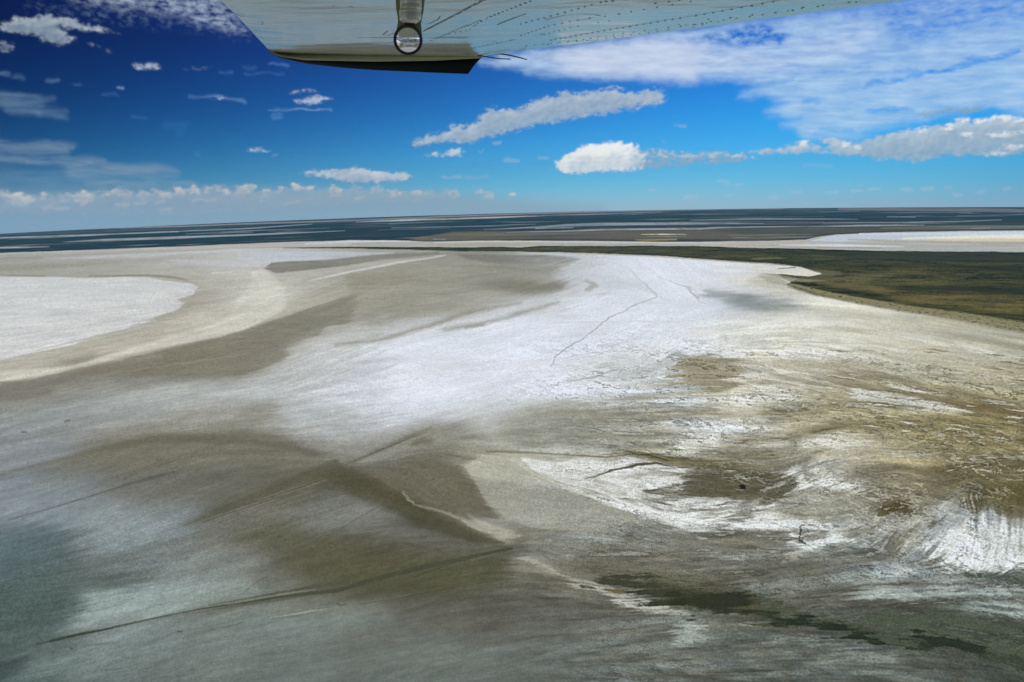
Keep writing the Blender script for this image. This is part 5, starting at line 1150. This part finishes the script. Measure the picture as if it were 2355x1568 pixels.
# fuselage behind the eye: side wall with windows and stripe, nose to the left
fw = -cd_                                         # towards the nose
org = -sd_ * 1.0                                  # centre line passes a metre inboard of the camera
stn = [(-5.2, .06, .10, .10), (-4.6, .12, .22, .05), (-3.4, .28, .42, -.05), (-2.0, .48, .62, -.16), (-1.0, .60, .70, -.25), (0.4, .62, .72, -.28), (1.2, .60, .70, -.30), (1.9, .54, .50, -.42), (2.7, .46, .42, -.46), (3.1, .36, .34, -.46), (3.3, .16, .16, -.46)]
vv, f_ = [], []; nF = 32
def ring(x_, w_, h_, z_):
    out = []
    for j in range(nF):
        an = j / nF * 6.283; c, s_ = math.cos(an), math.sin(an)
        out.append(org + fw * x_ + sd_ * w_ * np.sign(c) * abs(c) ** .55 + np.array([0, 0, z_ + h_ * np.sign(s_) * abs(s_) ** .55]))
    return out
for s4 in stn: vv += ring(*s4)
for k in range(len(stn) - 1):
    for j in range(nF): f_.append((k * nF + j, k * nF + (j + 1) % nF, (k + 1) * nF + (j + 1) % nF, (k + 1) * nF + j))
f_.append(tuple(range(nF))); f_.append(tuple(range((len(stn) - 1) * nF, len(stn) * nF))[::-1])
fus = link('fuselage', simple('fuselage', vv, f_), airplane, M_shell)
def panel(name, x0, x1, z0, z1, mat, rnd=True):
    cxp, czp, hx, hz_ = (x0 + x1) / 2, (z0 + z1) / 2, (x1 - x0) / 2, (z1 - z0) / 2; vv = []; n = 24
    def surf(x_, z_):
        xs = [s4[0] for s4 in stn]; w_, h_, zc = (np.interp(x_, xs, [s4[k] for s4 in stn]) for k in (1, 2, 3))
        s_ = np.clip((z_ - zc) / h_, -.99, .99); an_s = abs(s_) ** (1 / .55); c = math.sqrt(max(0, 1 - an_s ** 2)); return w_ * c ** .55
    for off_ in (.004, -.01):
        for j in range(n):
            an = j / n * 6.283; c, s_ = math.cos(an), math.sin(an); e = .35 if rnd else .15
            x_ = cxp + hx * np.sign(c) * abs(c) ** e; z_ = czp + hz_ * np.sign(s_) * abs(s_) ** e
            vv.append(org + fw * x_ + sd_ * (surf(x_, z_) + off_) + np.array([0, 0, z_]))
    f_ = [tuple(range(n))] + [(j, n + j, n + (j + 1) % n, (j + 1) % n) for j in range(n)]
    return link(name, simple(name, vv, f_, False), fus, mat)
panel('window', -1.75, -1.05, -.20, .16, M_glass); panel('window', -.9, -.05, -.22, .20, M_glass); panel('window', .1, .95, -.22, .20, M_glass); panel('window', 1.08, 1.4, -.18, .1, M_glass)
for k in range(8): panel('stripe', -4.2 + k * .8, -4.2 + k * .8 + .797, -.46 + .0 * k, -.36, M_dark, False)

# ================================================================== HAZE
top = ALT + 260.0; bot = float(Z.min()) - 1.0; hw = 29000.0
vv = [(sx * hw, sy * hw, z) for z in (bot, top) for sx, sy in ((-1, -1), (1, -1), (1, 1), (-1, 1))]
me = bpy.data.meshes.new('haze'); me.from_pydata(vv, [], [(0, 3, 2, 1), (4, 5, 6, 7), (0, 1, 5, 4), (1, 2, 6, 5), (2, 3, 7, 6), (3, 0, 4, 7)]); me.update()
hz_o = bpy.data.objects.new('haze', me); sc.collection.objects.link(hz_o); hz_o['kind'] = 'stuff'
mt = bpy.data.materials.new('haze_air'); mt.use_nodes = True; nt = mt.node_tree; nt.nodes.clear()
pv = N(nt, 'ShaderNodeVolumePrincipled'); pv.inputs['Color'].default_value = (.20, .68, 1, 1); pv.inputs['Density'].default_value = HAZE_DENSITY; pv.inputs['Anisotropy'].default_value = .0
ou = N(nt, 'ShaderNodeOutputMaterial'); nt.links.new(pv.outputs[0], ou.inputs['Volume']); me.materials.append(mt)
